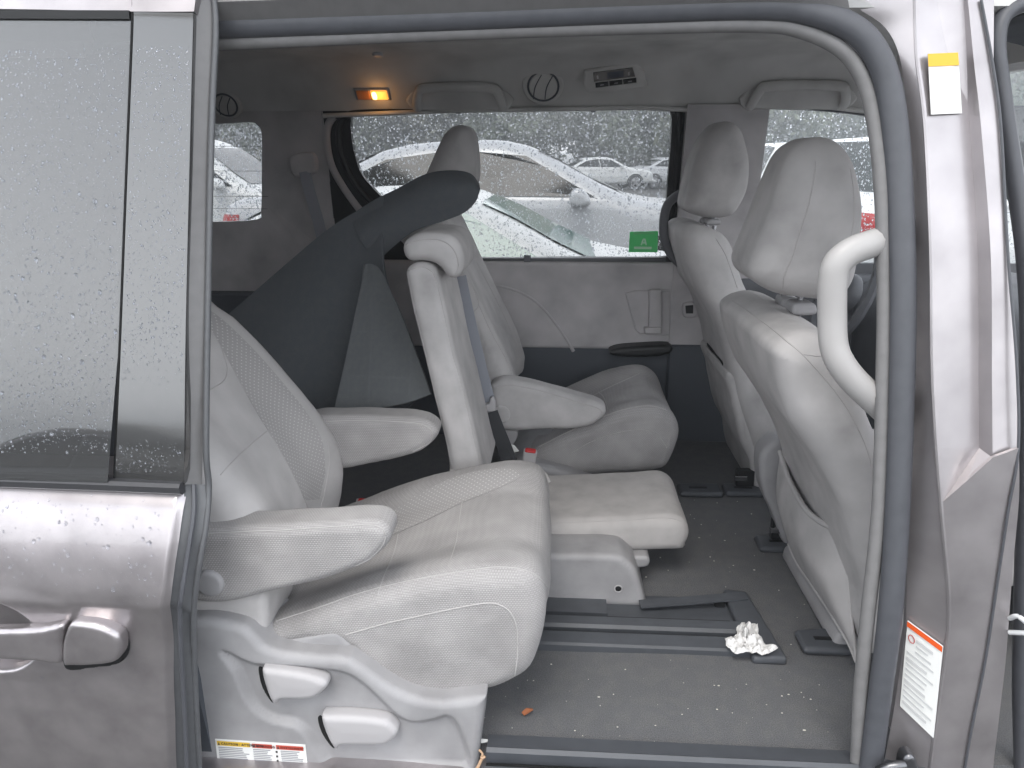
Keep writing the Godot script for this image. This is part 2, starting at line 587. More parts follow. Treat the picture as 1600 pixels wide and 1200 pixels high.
func make_materials() -> void:
	# knitted seat cloth: staggered stitches, 4 mm apart
	var kn := Image.create(256, 256, false, Image.FORMAT_RGB8)
	var kh := Image.create(256, 256, false, Image.FORMAT_RGB8)
	var fine := noise_image(256, 0.12, 5, 0.0, 1.0, 1.0, 3)
	for y in 256:
		for x in 256:
			var row := y / 16
			var u := fposmod(x + (row % 2) * 10.6 + (y % 16) * 0.5, 21.33) / 21.33 - 0.5
			var v := (y % 16) / 16.0 - 0.5
			var h := clampf(1.0 - sqrt(u * u * 5.0 + v * v * 5.5), 0.0, 1.0)
			var f := fine.get_pixel(x, y).r
			var a := 0.80 + 0.18 * h + 0.10 * (f - 0.5)
			kn.set_pixel(x, y, Color(a, a, a))
			kh.set_pixel(x, y, Color(h, h, h))
	var knit := tex(kn)
	var knit_h := tex(kh)
	var stain := tex(noise_image(256, 0.012, 11, 0.80, 1.0, 0.7, 5))
	var stain2 := tex(noise_image(256, 0.02, 31, 0.89, 1.0, 0.6, 5))
	var grain := tex(noise_image(256, 0.25, 3, 0.0, 1.0, 1.0, 2))
	M.cloth = bumpy(blotch(tri(mat(Color(0.785, 0.772, 0.768), 0.95), 15.6), stain, 1.7), knit_h, 0.07)
	M.cloth.albedo_texture = knit
	M.cloth_plain = blotch(tri(mat(Color(0.742, 0.73, 0.727), 0.95), 22.0), stain, 2.1)
	M.cloth_dirty = blotch(tri(mat(Color(0.71, 0.695, 0.687), 0.95), 22.0), stain2, 2.4)
	for k in ["cloth", "cloth_plain", "cloth_dirty"]:
		M[k].rim_enabled = true
		M[k].rim = 0.12
		M[k].metallic_specular = 0.25
		M[k].rim_tint = 0.6
	# dotted inner cloth
	var dt := Image.create(128, 128, false, Image.FORMAT_RGB8)
	for y in 128:
		for x in 128:
			var f := 0.86 + 0.1 * fine.get_pixel(x * 2 % 256, y * 2 % 256).r
			var d := Vector2(fposmod(x, 64) - 32, fposmod(y, 64) - 32).length()
			var e := Vector2(fposmod(x + 32, 64) - 32, fposmod(y + 32, 64) - 32).length()
			var c := 1.0 if minf(d, e) < 7.0 else f * 0.88
			dt.set_pixel(x, y, Color(c, c, c))
	M.dotted = mat(Color(0.76, 0.748, 0.744), 0.95)
	M.dotted.albedo_texture = tex(dt)
	M.dotted.uv1_scale = Vector3(36, 36, 1)
	M.thread = mat(Color(0.665, 0.652, 0.648), 0.95)
	M.thread_dark = M.thread
	M.plastic = blotch(tri(mat(Color(0.63, 0.624, 0.63), 0.55), 60.0), stain, 2.0)
	M.plastic_light = tri(mat(Color(0.66, 0.65, 0.655), 0.5), 60.0)
	M.handle_grey = tri(mat(Color(0.64, 0.63, 0.625), 0.45), 60.0)
	M.trim = blotch(tri(mat(Color(0.735, 0.72, 0.722), 0.6), 60.0), stain, 1.4)
	M.trim_dark = tri(mat(Color(0.27, 0.285, 0.31), 0.6), 60.0)
	M.trim_mid = blotch(tri(mat(Color(0.39, 0.395, 0.41), 0.65), 60.0), stain, 1.1)
	M.headliner = blotch(tri(mat(Color(0.84, 0.835, 0.825), 0.95), 40.0), stain, 1.2)
	M.black = mat(Color(0.05, 0.052, 0.06), 0.5)
	M.gap = mat(Color(0.03, 0.03, 0.033), 0.9)
	M.webbing = tri(mat(Color(0.54, 0.55, 0.58), 0.8), 120.0)
	M.webbing_dark = tri(mat(Color(0.17, 0.175, 0.19), 0.75), 120.0)
	M.chrome = mat(Color(0.72, 0.72, 0.73), 0.22, 1.0)
	M.steel = mat(Color(0.45, 0.45, 0.46), 0.35, 1.0)
	M.red = mat(Color(0.72, 0.06, 0.08), 0.35)
	M.white_plastic = mat(Color(0.80, 0.80, 0.80), 0.5)
	# carpet: short pile with lint and mud
	var cp := noise_image(512, 0.21, 8, 0.0, 1.0, 1.0, 3)
	var cb := noise_image(512, 0.012, 9, 0.0, 1.0, 1.0, 5)
	var cc := Image.create(512, 512, false, Image.FORMAT_RGB8)
	rng.seed = 77
	for y in 512:
		for x in 512:
			var v := 0.62 + 0.34 * cp.get_pixel(x, y).r
			var b := smoothstep(0.35, 0.75, cb.get_pixel(x, y).r)
			var c := Color(v, v, v).lerp(Color(v * 1.07, v * 1.06, v * 1.04), b * 0.6)
			if rng.randf() < 0.0008: c = Color(1, 0.98, 0.94)
			cc.set_pixel(x, y, c)
	M.carpet = bumpy(tri(mat(Color(0.47, 0.472, 0.482), 1.0), 3.2), tex(cp), 0.22)
	M.carpet.albedo_texture = tex(cc)
	M.mat_back = tri(mat(Color(0.405, 0.42, 0.44), 1.0), 5.0)
	M.mat_back.albedo_texture = tex(cc)
	M.mat_pile = bumpy(tri(mat(Color(0.51, 0.525, 0.535), 1.0), 9.0), tex(cp), 0.3)
	M.mat_pile.albedo_texture = tex(cc)
	M.rail = blotch(tri(mat(Color(0.285, 0.295, 0.315), 0.5), 60.0), stain2, 3.0)
	M.sill = blotch(tri(mat(Color(0.37, 0.375, 0.385), 0.45), 60.0), stain2, 3.0)
	# paint: metallic flake under clear coat
	var fl := tex(noise_image(256, 0.5, 21, 0.0, 1.0, 1.0, 1))
	M.paint = blotch(tri(mat(Color(0.73, 0.705, 0.712), 0.33, 0.82), 90.0), stain, 2.6)
	M.paint.clearcoat_enabled = true
	M.paint.clearcoat = 1.0
	M.paint.clearcoat_roughness = 0.06
	M.jamb = blotch(tri(mat(Color(0.71, 0.688, 0.694), 0.38, 0.75), 90.0), stain, 2.0)
	M.jamb.clearcoat_enabled = true
	M.jamb.clearcoat = 0.7
	M.jamb.clearcoat_roughness = 0.15
	M.rubber = blotch(tri(mat(Color(0.31, 0.315, 0.335), 0.5), 50.0), stain2, 5.0)
	M.rubber_wet = blotch(tri(mat(Color(0.345, 0.35, 0.36), 0.42), 50.0), stain2, 9.0)
	M.rubber_lip = blotch(tri(mat(Color(0.48, 0.475, 0.475), 0.55), 50.0), stain2, 6.0)
	M.molding = tri(mat(Color(0.24, 0.24, 0.25), 0.28), 40.0)
	M.gloss_black = mat(Color(0.24, 0.24, 0.24), 0.12)
	M.gloss_black.metallic_specular = 0.7
	M.gloss_black.clearcoat_enabled = true
	M.gloss_black.clearcoat = 1.0
	M.gloss_black.clearcoat_roughness = 0.05
	# panes
	M.door_glass = pane(Color(0.235, 0.235, 0.235, 0.9), 0.7)
	M.door_glass.clearcoat_enabled = true
	M.door_glass.clearcoat = 1.0
	M.door_glass.clearcoat_roughness = 0.02
	M.privacy = pane(Color(0.06, 0.07, 0.07, 0.26), 0.5)
	M.clear_glass = pane(Color(0.5, 0.62, 0.6, 0.06), 0.5)
	M.water = mat(Color(0.97, 0.98, 1.0, 0.02), 0.02)
	M.water.refraction_enabled = true
	M.water.refraction_scale = 0.033
	M.water.transparency = BaseMaterial3D.TRANSPARENCY_ALPHA
	M.paper = mat(Color(0.86, 0.86, 0.85), 0.6)
	M.tissue = mat(Color(0.88, 0.875, 0.87), 0.95)
	M.tissue.backlight_enabled = true
	M.tissue.backlight = Color(0.4, 0.4, 0.4)

func pane(c: Color, spec: float) -> StandardMaterial3D:
	var m := mat(c, 0.02)
	m.transparency = BaseMaterial3D.TRANSPARENCY_ALPHA
	m.metallic_specular = spec
	return m

func droplet() -> ArrayMesh:
	var st := SurfaceTool.new()
	st.begin(Mesh.PRIMITIVE_TRIANGLES)
	st.set_smooth_group(0)
	var rings := [[0.0, 1.0], [0.55, 0.82], [0.9, 0.42], [1.0, 0.0], [0.6, -0.12], [0.0, -0.14]]
	for i in rings.size() - 1:
		for k in 8:
			var a := TAU * k / 8
			var b := TAU * (k + 1) / 8
			var p := [Vector3(cos(a) * rings[i][0], sin(a) * rings[i][0], rings[i][1]), Vector3(cos(b) * rings[i][0], sin(b) * rings[i][0], rings[i][1]), Vector3(cos(b) * rings[i + 1][0], sin(b) * rings[i + 1][0], rings[i + 1][1]), Vector3(cos(a) * rings[i + 1][0], sin(a) * rings[i + 1][0], rings[i + 1][1])]
			for w in [p[0], p[1], p[2], p[0], p[2], p[3]]: st.add_vertex(w)
	st.generate_normals()
	return st.commit()

# ---------------------------------------------------------------- the scene
func _ready() -> void:
	rng.seed = 4
	var cam := Camera3D.new()
	cam.name = "camera"
	cam.position = EYE
	cam.rotation_degrees = Vector3(-17.2, 3.5, 0)
	cam.fov = 55.1
	cam.near = 0.05
	cam.far = 600.0
	add_child(cam)
	cam.current = true
	var env := Environment.new()
	env.background_mode = Environment.BG_SKY
	var sky := Sky.new()
	var sm := ProceduralSkyMaterial.new()
	sm.sky_top_color = Color(0.62, 0.64, 0.67)
	sm.sky_horizon_color = Color(0.985, 0.992, 1.0)
	sm.sky_curve = 0.25
	sm.ground_horizon_color = Color(0.35, 0.35, 0.36)
	sm.ground_bottom_color = Color(0.25, 0.25, 0.25)
	sky.sky_material = sm
	env.sky = sky
	env.tonemap_mode = Environment.TONE_MAPPER_LINEAR
	env.tonemap_exposure = 5.8
	env.fog_enabled = true
	env.fog_density = 0.006
	env.fog_light_color = Color(0.86, 0.88, 0.9)
	env.sdfgi_enabled = true
	env.ssao_enabled = true
	env.ssil_enabled = true
	var we := WorldEnvironment.new()
	we.name = "environment"
	we.environment = env
	add_child(we)
	var sun := DirectionalLight3D.new()
	sun.name = "sun"
	sun.rotation_degrees = Vector3(-62, -15, 0)
	sun.light_color = Color(1.0, 0.99, 0.975)
	sun.light_energy = 0.15
	sun.light_angular_distance = 30.0
	sun.shadow_enabled = true
	add_child(sun)

	make_materials()
	build_ground()
	build_van()
	build_seats()
	build_small_things()
	build_background()

func build_ground() -> void:
	var im := noise_image(512, 0.2, 14, 0.0, 1.0, 1.0, 3)
	var bl := tex(noise_image(512, 0.01, 15, 0.55, 1.0, 1.0, 5))
	var a := bumpy(blotch(tri(mat(Color(0.50, 0.495, 0.485), 0.3), 1.5), bl, 0.09), tex(im), 1.2)
	var al := noise_image(512, 0.24, 16, 0.62, 1.0, 1.0, 3)
	a.albedo_texture = tex(al)
	var pm := PlaneMesh.new()
	pm.size = Vector2(500, 500)
	var g := put("ground", pm, a)
	kind(g, "structure")

# outer side of the sliding door: depth by height
var door_sec := v2([1.9, -0.13, 1.8, -0.105, 1.7, -0.075, 1.02, 0.075, 1, 0.06, 0.95, 0.088, 0.9, 0.107, 0.85, 0.12, 0.81, 0.1265, 0.795, 0.1265, 0.78, 0.122, 0.74, 0.113, 0.6, 0.105, 0.45, 0.095, 0.2, 0.05])
func door_z(y: float) -> float:
	for i in door_sec.size() - 1:
		var a := door_sec[i]
		var b := door_sec[i + 1]
		if y <= a.x and y >= b.x:
			var t := (a.x - y) / (a.x - b.x)
			var pa := door_sec[maxi(i - 1, 0)]
			var pb := door_sec[mini(i + 2, door_sec.size() - 1)]
			if i < 4: return lerpf(a.y, b.y, t)
			return cubic_interpolate_in_time(a.y, b.y, pa.y, pb.y, t, a.x - b.x, a.x - pa.x, a.x - pb.x)
	return 0.05

func by_y(p: PackedVector3Array, y: float) -> float:
	for i in p.size() - 1:
		if (y <= p[i].y and y >= p[i + 1].y): return lerpf(p[i].x, p[i + 1].x, (p[i].y - y) / (p[i].y - p[i + 1].y))
	return p[0].x if y > p[0].y else p[-1].x

func strip(a: PackedVector3Array, b: PackedVector3Array, n := 24, th := 0.004, nu := 2) -> ArrayMesh:
	return sheet(nu, n, func(u, v): return along(a, 1.0 - v).lerp(along(b, 1.0 - v), u), th)

func drops(on: Callable, n: int, r0: float, r1: float, flat: float, parent: Node, sd: int, dir := 1.0) -> void:
	rng.seed = sd
	var where := []
	for i in n:
		var q: Array = on.call()
		var nrm: Vector3 = q[1]
		var x := Vector3.UP.cross(nrm).normalized()
		var y := nrm.cross(x)
		var r := lerpf(r0, r1, pow(rng.randf(), 4.0))
		where.append(Transform3D(Basis(x * r * rng.randf_range(0.75, 1.05), y * r * rng.randf_range(0.85, 1.35), nrm * r * flat), q[0]))
	copies("raindrops", droplet(), M.water, where, parent)

func build_van() -> void:
	var van := thing("minivan", "grey metallic minivan with its side sliding door open, wet with rain", "minivan")
	build_sliding_door(van)
	build_shell(van)
	build_far_side(van)
	build_headliner(van)
	build_floor(van)
	build_front(van)

func build_sliding_door(van: Node3D) -> void:
	var edge := v3([-0.6022, 0.993, 0.0639, -0.6005, 0.9588, 0.0831, -0.6061, 0.9018, 0.1063, -0.6199, 0.8186, 0.1251, -0.6291, 0.7799, 0.122, -0.6496, 0.655, 0.1081, -0.6648, 0.5406, 0.101, -0.6827, 0.4311, 0.0916, -0.7189, 0.2586, 0.0606])
	var cup := Vector3(-0.9626, 0.7209, 0.1119)
	var panel_fn := func(u: float, v: float) -> Vector3:
		var y := lerpf(0.32, 1.0, v)
		var xr := by_y(edge, y)
		var x := lerpf(-1.35, xr, u)
		var z := door_z(y)
		var e := Vector2((x - cup.x) / 0.095, (y - cup.y - 0.002) / 0.084).length()
		z -= 0.042 * (1.0 - smoothstep(0.74, 1.02, e))
		var w := Vector2((x - cup.x - 0.06) / 0.17, (y - cup.y) / 0.105).length()
		z += 0.003 * (1.0 - smoothstep(0.72, 1.0, w))
		z -= 0.02 * smoothstep(xr - 0.012, xr, x) * 0.5
		return Vector3(x, y, z)
	var door := put("sliding_door", sheet(210, 190, panel_fn, 0.05), M.paint, van)
	var glass_e := v3([-0.6582, 1.7473, -0.0892, -0.6575, 1.7006, -0.0752, -0.6736, 1.4848, -0.0275, -0.6923, 1.2317, 0.0283, -0.7207, 0.9967, 0.0618])
	var pane_fn := func(u: float, v: float) -> Vector3:
		var y := lerpf(0.995, Vector3(-0.7656, 1.7036, -0.0761).y, v)
		return Vector3(lerpf(-1.35, by_y(glass_e, y), u), y, door_z(maxf(y, 1.021)) + maxf(0.0, 1.02 - y) * 0.22)
	put("window_pane", sheet(12, 10, pane_fn), M.door_glass, door)
	# lining behind the glass keeps the door solid
	put("door_lining", sheet(2, 4, func(u, v): var y := lerpf(0.32, 1.66, v); return Vector3(lerpf(-1.35, -0.66, u), y, door_z(y) - 0.075), 0.02), M.trim_dark, door)
	var tl := v3([-0.6529, 1.7103, -0.0751, -0.6546, 1.6723, -0.0659, -0.6688, 1.4848, -0.0245, -0.6874, 1.2325, 0.0311, -0.7018, 1.0518, 0.071, -0.7167, 0.997, 0.0647])
	var tr := v3([-0.5594, 1.7083, -0.0745, -0.5609, 1.6715, -0.0657, -0.5706, 1.4849, -0.0245, -0.583, 1.2339, 0.0308, -0.5897, 1.0493, 0.0715, -0.5991, 0.9896, 0.0688])
	put("pillar_trim", strip(tl, tr, 30, 0.02, 4), M.gloss_black, door)
	put("window_channel", tube(smooth3(v3([-0.6566, 1.7471, -0.0881, -0.6559, 1.7004, -0.0741, -0.672, 1.4848, -0.0265, -0.6907, 1.232, 0.0292, -0.7186, 0.9944, 0.0641]), 5), 0.0022, 6), M.gap, door)
	put("top_channel", sweep(v3([-1.3136, 1.717, -0.0801, -0.9728, 1.7105, -0.0781, -0.6586, 1.7062, -0.0769]), v2([-0.006, -0.006, 0.006, -0.006, 0.006, 0.006, -0.006, 0.006]), Vector3.BACK), M.black, door)
	put("upper_frame", strip(v3([-1.3091, 1.724, -0.0782, -0.8657, 1.7171, -0.0761, -0.6523, 1.711, -0.0743, -0.5579, 1.71, -0.074]), v3([-1.3068, 1.8597, -0.1159, -0.8654, 1.8519, -0.114, -0.5618, 1.8465, -0.1126, -0.5398, 1.8461, -0.1125]), 12, 0.02), M.paint, door)
	put("belt_molding", sweep(v3([-1.3851, 0.9955, 0.0685, -1.021, 0.9904, 0.0714, -0.9098, 0.9883, 0.0726, -0.7566, 0.9872, 0.0732, -0.6013, 0.9853, 0.0742]), v2([-0.0095, -0.01, 0.0105, -0.01, 0.0115, 0.0, 0.006, 0.0075, -0.004, 0.0085, -0.0095, 0.004]), Vector3.BACK), M.molding, door)
	# handle
	var hz := 0.139
	var bar := soft(v2([-1.0853, 0.7329, -0.9813, 0.7438, -0.9135, 0.748, -0.8459, 0.7534, -0.8159, 0.7609, -0.8018, 0.7603, -0.8103, 0.7264, -0.8202, 0.6855, -0.859, 0.6875, -0.9263, 0.6882, -0.9937, 0.6901, -1.0959, 0.6917]), 0.112, hz, 0.009, 0.0045, {"bulge": 0.002})
	put("pull_handle", bar.mesh, M.paint, door)
	var cap := soft(v2([-0.7898, 0.7657, -0.7662, 0.7691, -0.7346, 0.7632, -0.7128, 0.7506, -0.7072, 0.7311, -0.7137, 0.7045, -0.7303, 0.6911, -0.7703, 0.6841, -0.8018, 0.6826, -0.8159, 0.6845, -0.8092, 0.7265]), 0.108, hz + 0.001, 0.009, 0.0045, {"bulge": 0.002})
	put("handle_cap", cap.mesh, M.paint, door)
	put("handle_gasket", soft(v2([-0.8159, 0.7595, -0.7772, 0.7649, -0.7398, 0.7578, -0.7169, 0.7426, -0.7108, 0.7191, -0.7193, 0.6869, -0.7399, 0.6704, -0.7843, 0.6618, -0.8345, 0.6607]), 0.10, 0.117, 0.004, 0.005).mesh, M.black, door)
	# leading edge: painted flange, rubber seal with a bead
	put("edge_strip", strip(v3([-0.5626, 1.7656, -0.0987, -0.5618, 1.7096, -0.0819, -0.573, 1.4848, -0.0315, -0.5854, 1.2323, 0.0242, -0.6023, 0.987, 0.0633]), v3([-0.5579, 1.7714, -0.1264, -0.5435, 1.7045, -0.1063, -0.5575, 1.4845, -0.0575, -0.5676, 1.2267, -0.0006, -0.5832, 0.9778, 0.0424]), 30, 0.02, 4), M.rubber_lip, door)
	put("edge_bead", tube(smooth3(v3([-0.5517, 1.7713, -0.1264, -0.5394, 1.7044, -0.1063, -0.5471, 1.581, -0.0787, -0.5542, 1.4455, -0.0489, -0.5633, 1.2268, -0.0006, -0.5696, 1.0425, 0.04, -0.5719, 0.9753, 0.0438, -0.5712, 0.9182, 0.0701, -0.5813, 0.8568, 0.0882, -0.6014, 0.7717, 0.0901, -0.6229, 0.6454, 0.0776, -0.6394, 0.5135, 0.0692, -0.6563, 0.397, 0.0555, -0.6892, 0.2193, 0.0235]), 5), 0.0052, 8), M.rubber_wet, door)
	put("edge_seal", strip(v3([-0.6047, 0.984, 0.057, -0.6037, 0.954, 0.0737, -0.61, 0.8959, 0.0961, -0.6244, 0.8113, 0.1143, -0.6358, 0.7698, 0.1077, -0.6553, 0.6447, 0.0956, -0.6707, 0.5288, 0.0883, -0.6898, 0.4161, 0.0769, -0.7264, 0.2412, 0.0454]), v3([-0.5758, 0.9787, 0.0439, -0.5713, 0.9387, 0.0643, -0.578, 0.889, 0.0819, -0.6015, 0.7806, 0.0942, -0.6118, 0.743, 0.0857, -0.625, 0.6329, 0.0789, -0.6394, 0.5154, 0.0714, -0.6573, 0.3993, 0.0579, -0.6903, 0.222, 0.026]), 40, 0.03, 3), M.rubber_wet, door)
	put("edge_seal_rib", tube(smooth3(v3([-0.5896, 0.9843, 0.0568, -0.5845, 0.9451, 0.0778, -0.5896, 0.8965, 0.0959, -0.6049, 0.812, 0.1142, -0.6169, 0.7707, 0.1079, -0.6358, 0.6457, 0.0956, -0.6505, 0.53, 0.0883, -0.6675, 0.4178, 0.0772, -0.7013, 0.2434, 0.0458]), 5), 0.0042, 6), M.rubber, door)
	# rain on the door
	var on_glass := func() -> Array:
		var y := rng.randf_range(1.04, 1.66)
		return [Vector3(rng.randf_range(-1.0, by_y(glass_e, y) - 0.004), y, door_z(y) + 0.0003), Vector3(0, 0.215, 0.976)]
	drops(on_glass, 5600, 0.0006, 0.0021, 0.45, door, 21)
	drops(on_glass, 150, 0.002, 0.0048, 0.5, door, 22)
	var on_trim := func() -> Array:
		var y := rng.randf_range(1.0, 1.66)
		return [Vector3(rng.randf_range(by_y(tl, y) + 0.004, by_y(tr, y) - 0.004), y, door_z(y) + 0.0033), Vector3(0, 0.215, 0.976)]
	drops(on_trim, 2300, 0.0006, 0.0019, 0.45, door, 23)
	var on_panel := func() -> Array:
		var y := rng.randf_range(0.5, 0.99)
		if rng.randf() < 0.55: y = rng.randf_range(0.82, 0.99)
		var x := rng.randf_range(-1.0, by_y(edge, y) - 0.02)
		var u := (x + 1.35) / (by_y(edge, y) + 1.35)
		var p: Vector3 = panel_fn.call(u, (y - 0.32) / 0.68)
		var q: Vector3 = panel_fn.call(u, (y - 0.31) / 0.68)
		var d := (q - p).normalized()
		return [p, Vector3(0, -d.z, d.y)]
	drops(on_panel, 420, 0.0006, 0.0028, 0.4, door, 24)
	drops(on_panel, 60, 0.002, 0.0046, 0.38, door, 25)

func build_shell(van: Node3D) -> void:
	# near rear quarter behind the open door, roof, tail
	put("rear_quarter_panel", sheet(4, 30, func(u, v): var y := lerpf(0.28, 1.80, v); return Vector3(lerpf(-2.5, -0.74, u), y, door_z(y) - 0.15), 0.04), M.paint, van)
	put("roof", sheet(6, 16, func(u, v): return Vector3(lerpf(-2.5, 1.15, u), 1.795 + 0.07 * sin(PI * v) ** 0.6, lerpf(-0.17, -1.72, v)), 0.03), M.paint, van)
	var tail := put("tailgate", box(Vector3(-2.5, 0.35, -1.78), Vector3(-2.45, 1.02, -0.06)), M.paint, van)
	put("tailgate_lining", box(Vector3(-2.445, 0.36, -1.75), Vector3(-2.42, 1.05, -0.1)), M.trim, tail)
	put("tailgate_pane", box(Vector3(-2.48, 1.03, -1.6), Vector3(-2.476, 1.62, -0.25)), M.privacy, tail)
	for z in [[-1.78, -1.6], [-0.25, -0.08]]: put("tailgate_post", box(Vector3(-2.5, 1.02, z[0]), Vector3(-2.42, 1.76, z[1])), M.trim, tail)
	put("tailgate_header", box(Vector3(-2.5, 1.62, -1.6), Vector3(-2.42, 1.76, -0.25)), M.headliner, tail)
	put("cargo_lining", box(Vector3(-2.42, 0.4, -0.17), Vector3(-0.78, 1.68, -0.14)), M.trim, van)
	put("rocker_panel", soft(v2([-2.2, 0.2, -2.2, 0.37, 1.6, 0.37, 1.6, 0.2]), -0.12, 0.05, 0.03, 0.04, {"smooth": 1}).mesh, M.paint, van)
	# head of the door opening
	put("roof_rail", sweep(smooth3(v3([-0.7425, 1.7711, -0.14, -0.5434, 1.7722, -0.14, -0.2171, 1.7734, -0.14, 0.1179, 1.776, -0.14, 0.3565, 1.7797, -0.14, 0.5496, 1.8267, -0.17]), 4), v2([-0.06, -0.02, 0.02, -0.022, 0.03, 0.0, 0.028, 0.04, 0.01, 0.075, -0.02, 0.095, -0.06, 0.10]), Vector3.UP), M.jamb, van)
	put("door_track", sweep(v3([-0.542, 1.7404, -0.14, -0.3814, 1.7404, -0.14, -0.2182, 1.7412, -0.14]), v2([-0.01, -0.006, 0.01, -0.006, 0.01, 0.006, -0.01, 0.006]), Vector3.UP), M.black, van)
	put("header_face", strip(v3([-0.7623, 1.6927, -0.15, -0.5569, 1.6984, -0.15, -0.1802, 1.7061, -0.15, 0.1221, 1.714, -0.15, 0.3182, 1.7165, -0.15, 0.4455, 1.7035, -0.15]), v3([-0.7351, 1.7243, -0.115, -0.5371, 1.7303, -0.115, -0.1744, 1.736, -0.115, 0.1171, 1.7414, -0.115, 0.3061, 1.7442, -0.115, 0.4226, 1.7492, -0.13]), 40, 0.01, 3), M.rubber_lip, van)
	# weatherstrip round the opening, in three rounds
	var wp := smooth3(v3([-0.7646, 1.6973, -0.155, -0.5533, 1.7029, -0.155, -0.1808, 1.7115, -0.155, 0.1223, 1.7194, -0.155, 0.2995, 1.722, -0.155, 0.3831, 1.714, -0.155, 0.4556, 1.6855, -0.15, 0.4981, 1.6371, -0.145, 0.5236, 1.5615, -0.135, 0.5424, 1.4455, -0.115, 0.557, 1.2971, -0.085, 0.5677, 1.143, -0.06, 0.5803, 0.9265, -0.03, 0.5882, 0.7313, -0.01, 0.592, 0.5775, -0.005, 0.5957, 0.4179, 0, 0.6051, 0.2657, 0]), 6)
	var seal := put("door_opening_seal", sweep(wp, circle(0.0205, 12, 0.016), Vector3(0.02, 0.03, 1)), M.rubber, van)
	var lp := smooth3(v3([-0.7753, 1.6716, -0.165, -0.5607, 1.6786, -0.165, -0.1828, 1.6906, -0.165, 0.1245, 1.6972, -0.165, 0.3043, 1.6982, -0.165, 0.3744, 1.6893, -0.165, 0.4403, 1.6596, -0.16, 0.4792, 1.6122, -0.155, 0.5028, 1.5429, -0.145, 0.5188, 1.445, -0.125, 0.5345, 1.2942, -0.1, 0.5449, 1.138, -0.075, 0.5571, 0.9181, -0.045, 0.5577, 0.7195, -0.025, 0.565, 0.5636, -0.02, 0.5781, 0.4019, -0.015, 0.5866, 0.2531, -0.01]), 6)
	put("seal_lip", sweep(lp, circle(0.0125, 10, 0.012), Vector3(0.02, 0.03, 1)), M.rubber_lip, seal)
	# B pillar: body, jamb, channelled skin
	var pil := put("door_pillar", sweep(v3([0.6165, 1.7985, -0.24, 0.64, 1.5445, -0.2, 0.6554, 1.3407, -0.15, 0.6914, 1.0169, -0.1, 0.7372, 0.6397, -0.085, 0.7385, 0.3424, -0.085, 0.7444, 0.1453, -0.085]), v2([-0.045, -0.055, 0.055, -0.055, 0.055, 0.05, -0.045, 0.05]), Vector3.BACK), M.jamb, van)
	var L2 := v3([0.4227, 1.7922, -0.2, 0.451, 1.7357, -0.19, 0.51, 1.694, -0.18, 0.5365, 1.6391, -0.165, 0.5546, 1.543, -0.15, 0.5779, 1.3446, -0.115, 0.5962, 1.1359, -0.085, 0.6073, 0.9171, -0.05, 0.6285, 0.7156, -0.035, 0.6343, 0.5375, -0.03, 0.635, 0.3905, -0.03, 0.6394, 0.2341, -0.03])
	var L3 := v3([0.5397, 1.7861, -0.18, 0.5459, 1.731, -0.17, 0.5508, 1.6914, -0.165, 0.5555, 1.6373, -0.15, 0.571, 1.5421, -0.125, 0.5877, 1.3498, -0.075, 0.6044, 1.1515, -0.035, 0.6353, 0.9435, 0, 0.6802, 0.7511, 0, 0.6928, 0.5663, 0, 0.7015, 0.4243, 0, 0.7167, 0.2734, 0])
	put("jamb_face", strip(L2, L3, 60, 0.006, 3), M.jamb, pil)
	var c0 := v3([0.5397, 1.7861, -0.18, 0.5459, 1.731, -0.17, 0.5555, 1.6373, -0.15, 0.571, 1.5421, -0.125, 0.5877, 1.3498, -0.075, 0.6044, 1.1515, -0.035, 0.6142, 1.05, -0.014])
	var c1 := v3([0.6075, 1.7908, -0.205, 0.6196, 1.7338, -0.19, 0.6348, 1.6389, -0.17, 0.6479, 1.5426, -0.145, 0.6696, 1.3479, -0.095, 0.686, 1.1468, -0.055, 0.6947, 1.0439, -0.034])
	put("channel_face", strip(c0, c1, 40, 0.004, 3), M.jamb, pil)
	var c2 := v3([0.6137, 1.7862, -0.185, 0.6246, 1.7301, -0.17, 0.6405, 1.6367, -0.15, 0.6551, 1.5419, -0.125, 0.6781, 1.3505, -0.075, 0.6951, 1.1532, -0.035, 0.7041, 1.0373, -0.01])
	put("channel_wall", strip(c1, c2, 40, 0.004, 2), M.jamb, pil)
	put("channel_ledge", poly3(v3([0.6142, 1.05, -0.014, 0.6947, 1.0439, -0.034, 0.7029, 1.0381, -0.008, 0.6649, 0.9992, 0, 0.6334, 0.9608, 0]), Vector3(0, -0.006, -0.01)), M.jamb, pil)
	var c3 := v3([0.6328, 1.786, -0.185, 0.6446, 1.7299, -0.17, 0.6664, 1.6365, -0.15, 0.683, 1.5418, -0.125, 0.7032, 1.3507, -0.075, 0.7323, 1.1539, -0.035, 0.7445, 1.0383, -0.01])
	put("outer_skin", strip(c2, c3, 40, 0.006, 2), M.jamb, pil)
	put("lower_skin", strip(v3([0.6334, 0.9608, 0, 0.6522, 0.8733, 0, 0.6759, 0.7761, 0, 0.6834, 0.7321, 0, 0.6825, 0.6736, 0, 0.6943, 0.4962, 0, 0.7015, 0.4243, 0, 0.7167, 0.2734, 0]), v3([0.7348, 1.0587, 0, 0.7522, 0.97, 0, 0.7658, 0.8534, 0, 0.7786, 0.7552, 0, 0.7907, 0.6589, 0, 0.8031, 0.5305, 0, 0.8128, 0.431, 0, 0.8326, 0.2814, 0]), 50, 0.006, 4), M.jamb, pil)
	put("lower_skin_corner", poly3(v3([0.6334, 0.9608, 0, 0.6649, 0.9992, 0, 0.6979, 1.0413, 0, 0.7348, 1.0587, 0]), Vector3(0, 0, -0.006)), M.jamb, pil)
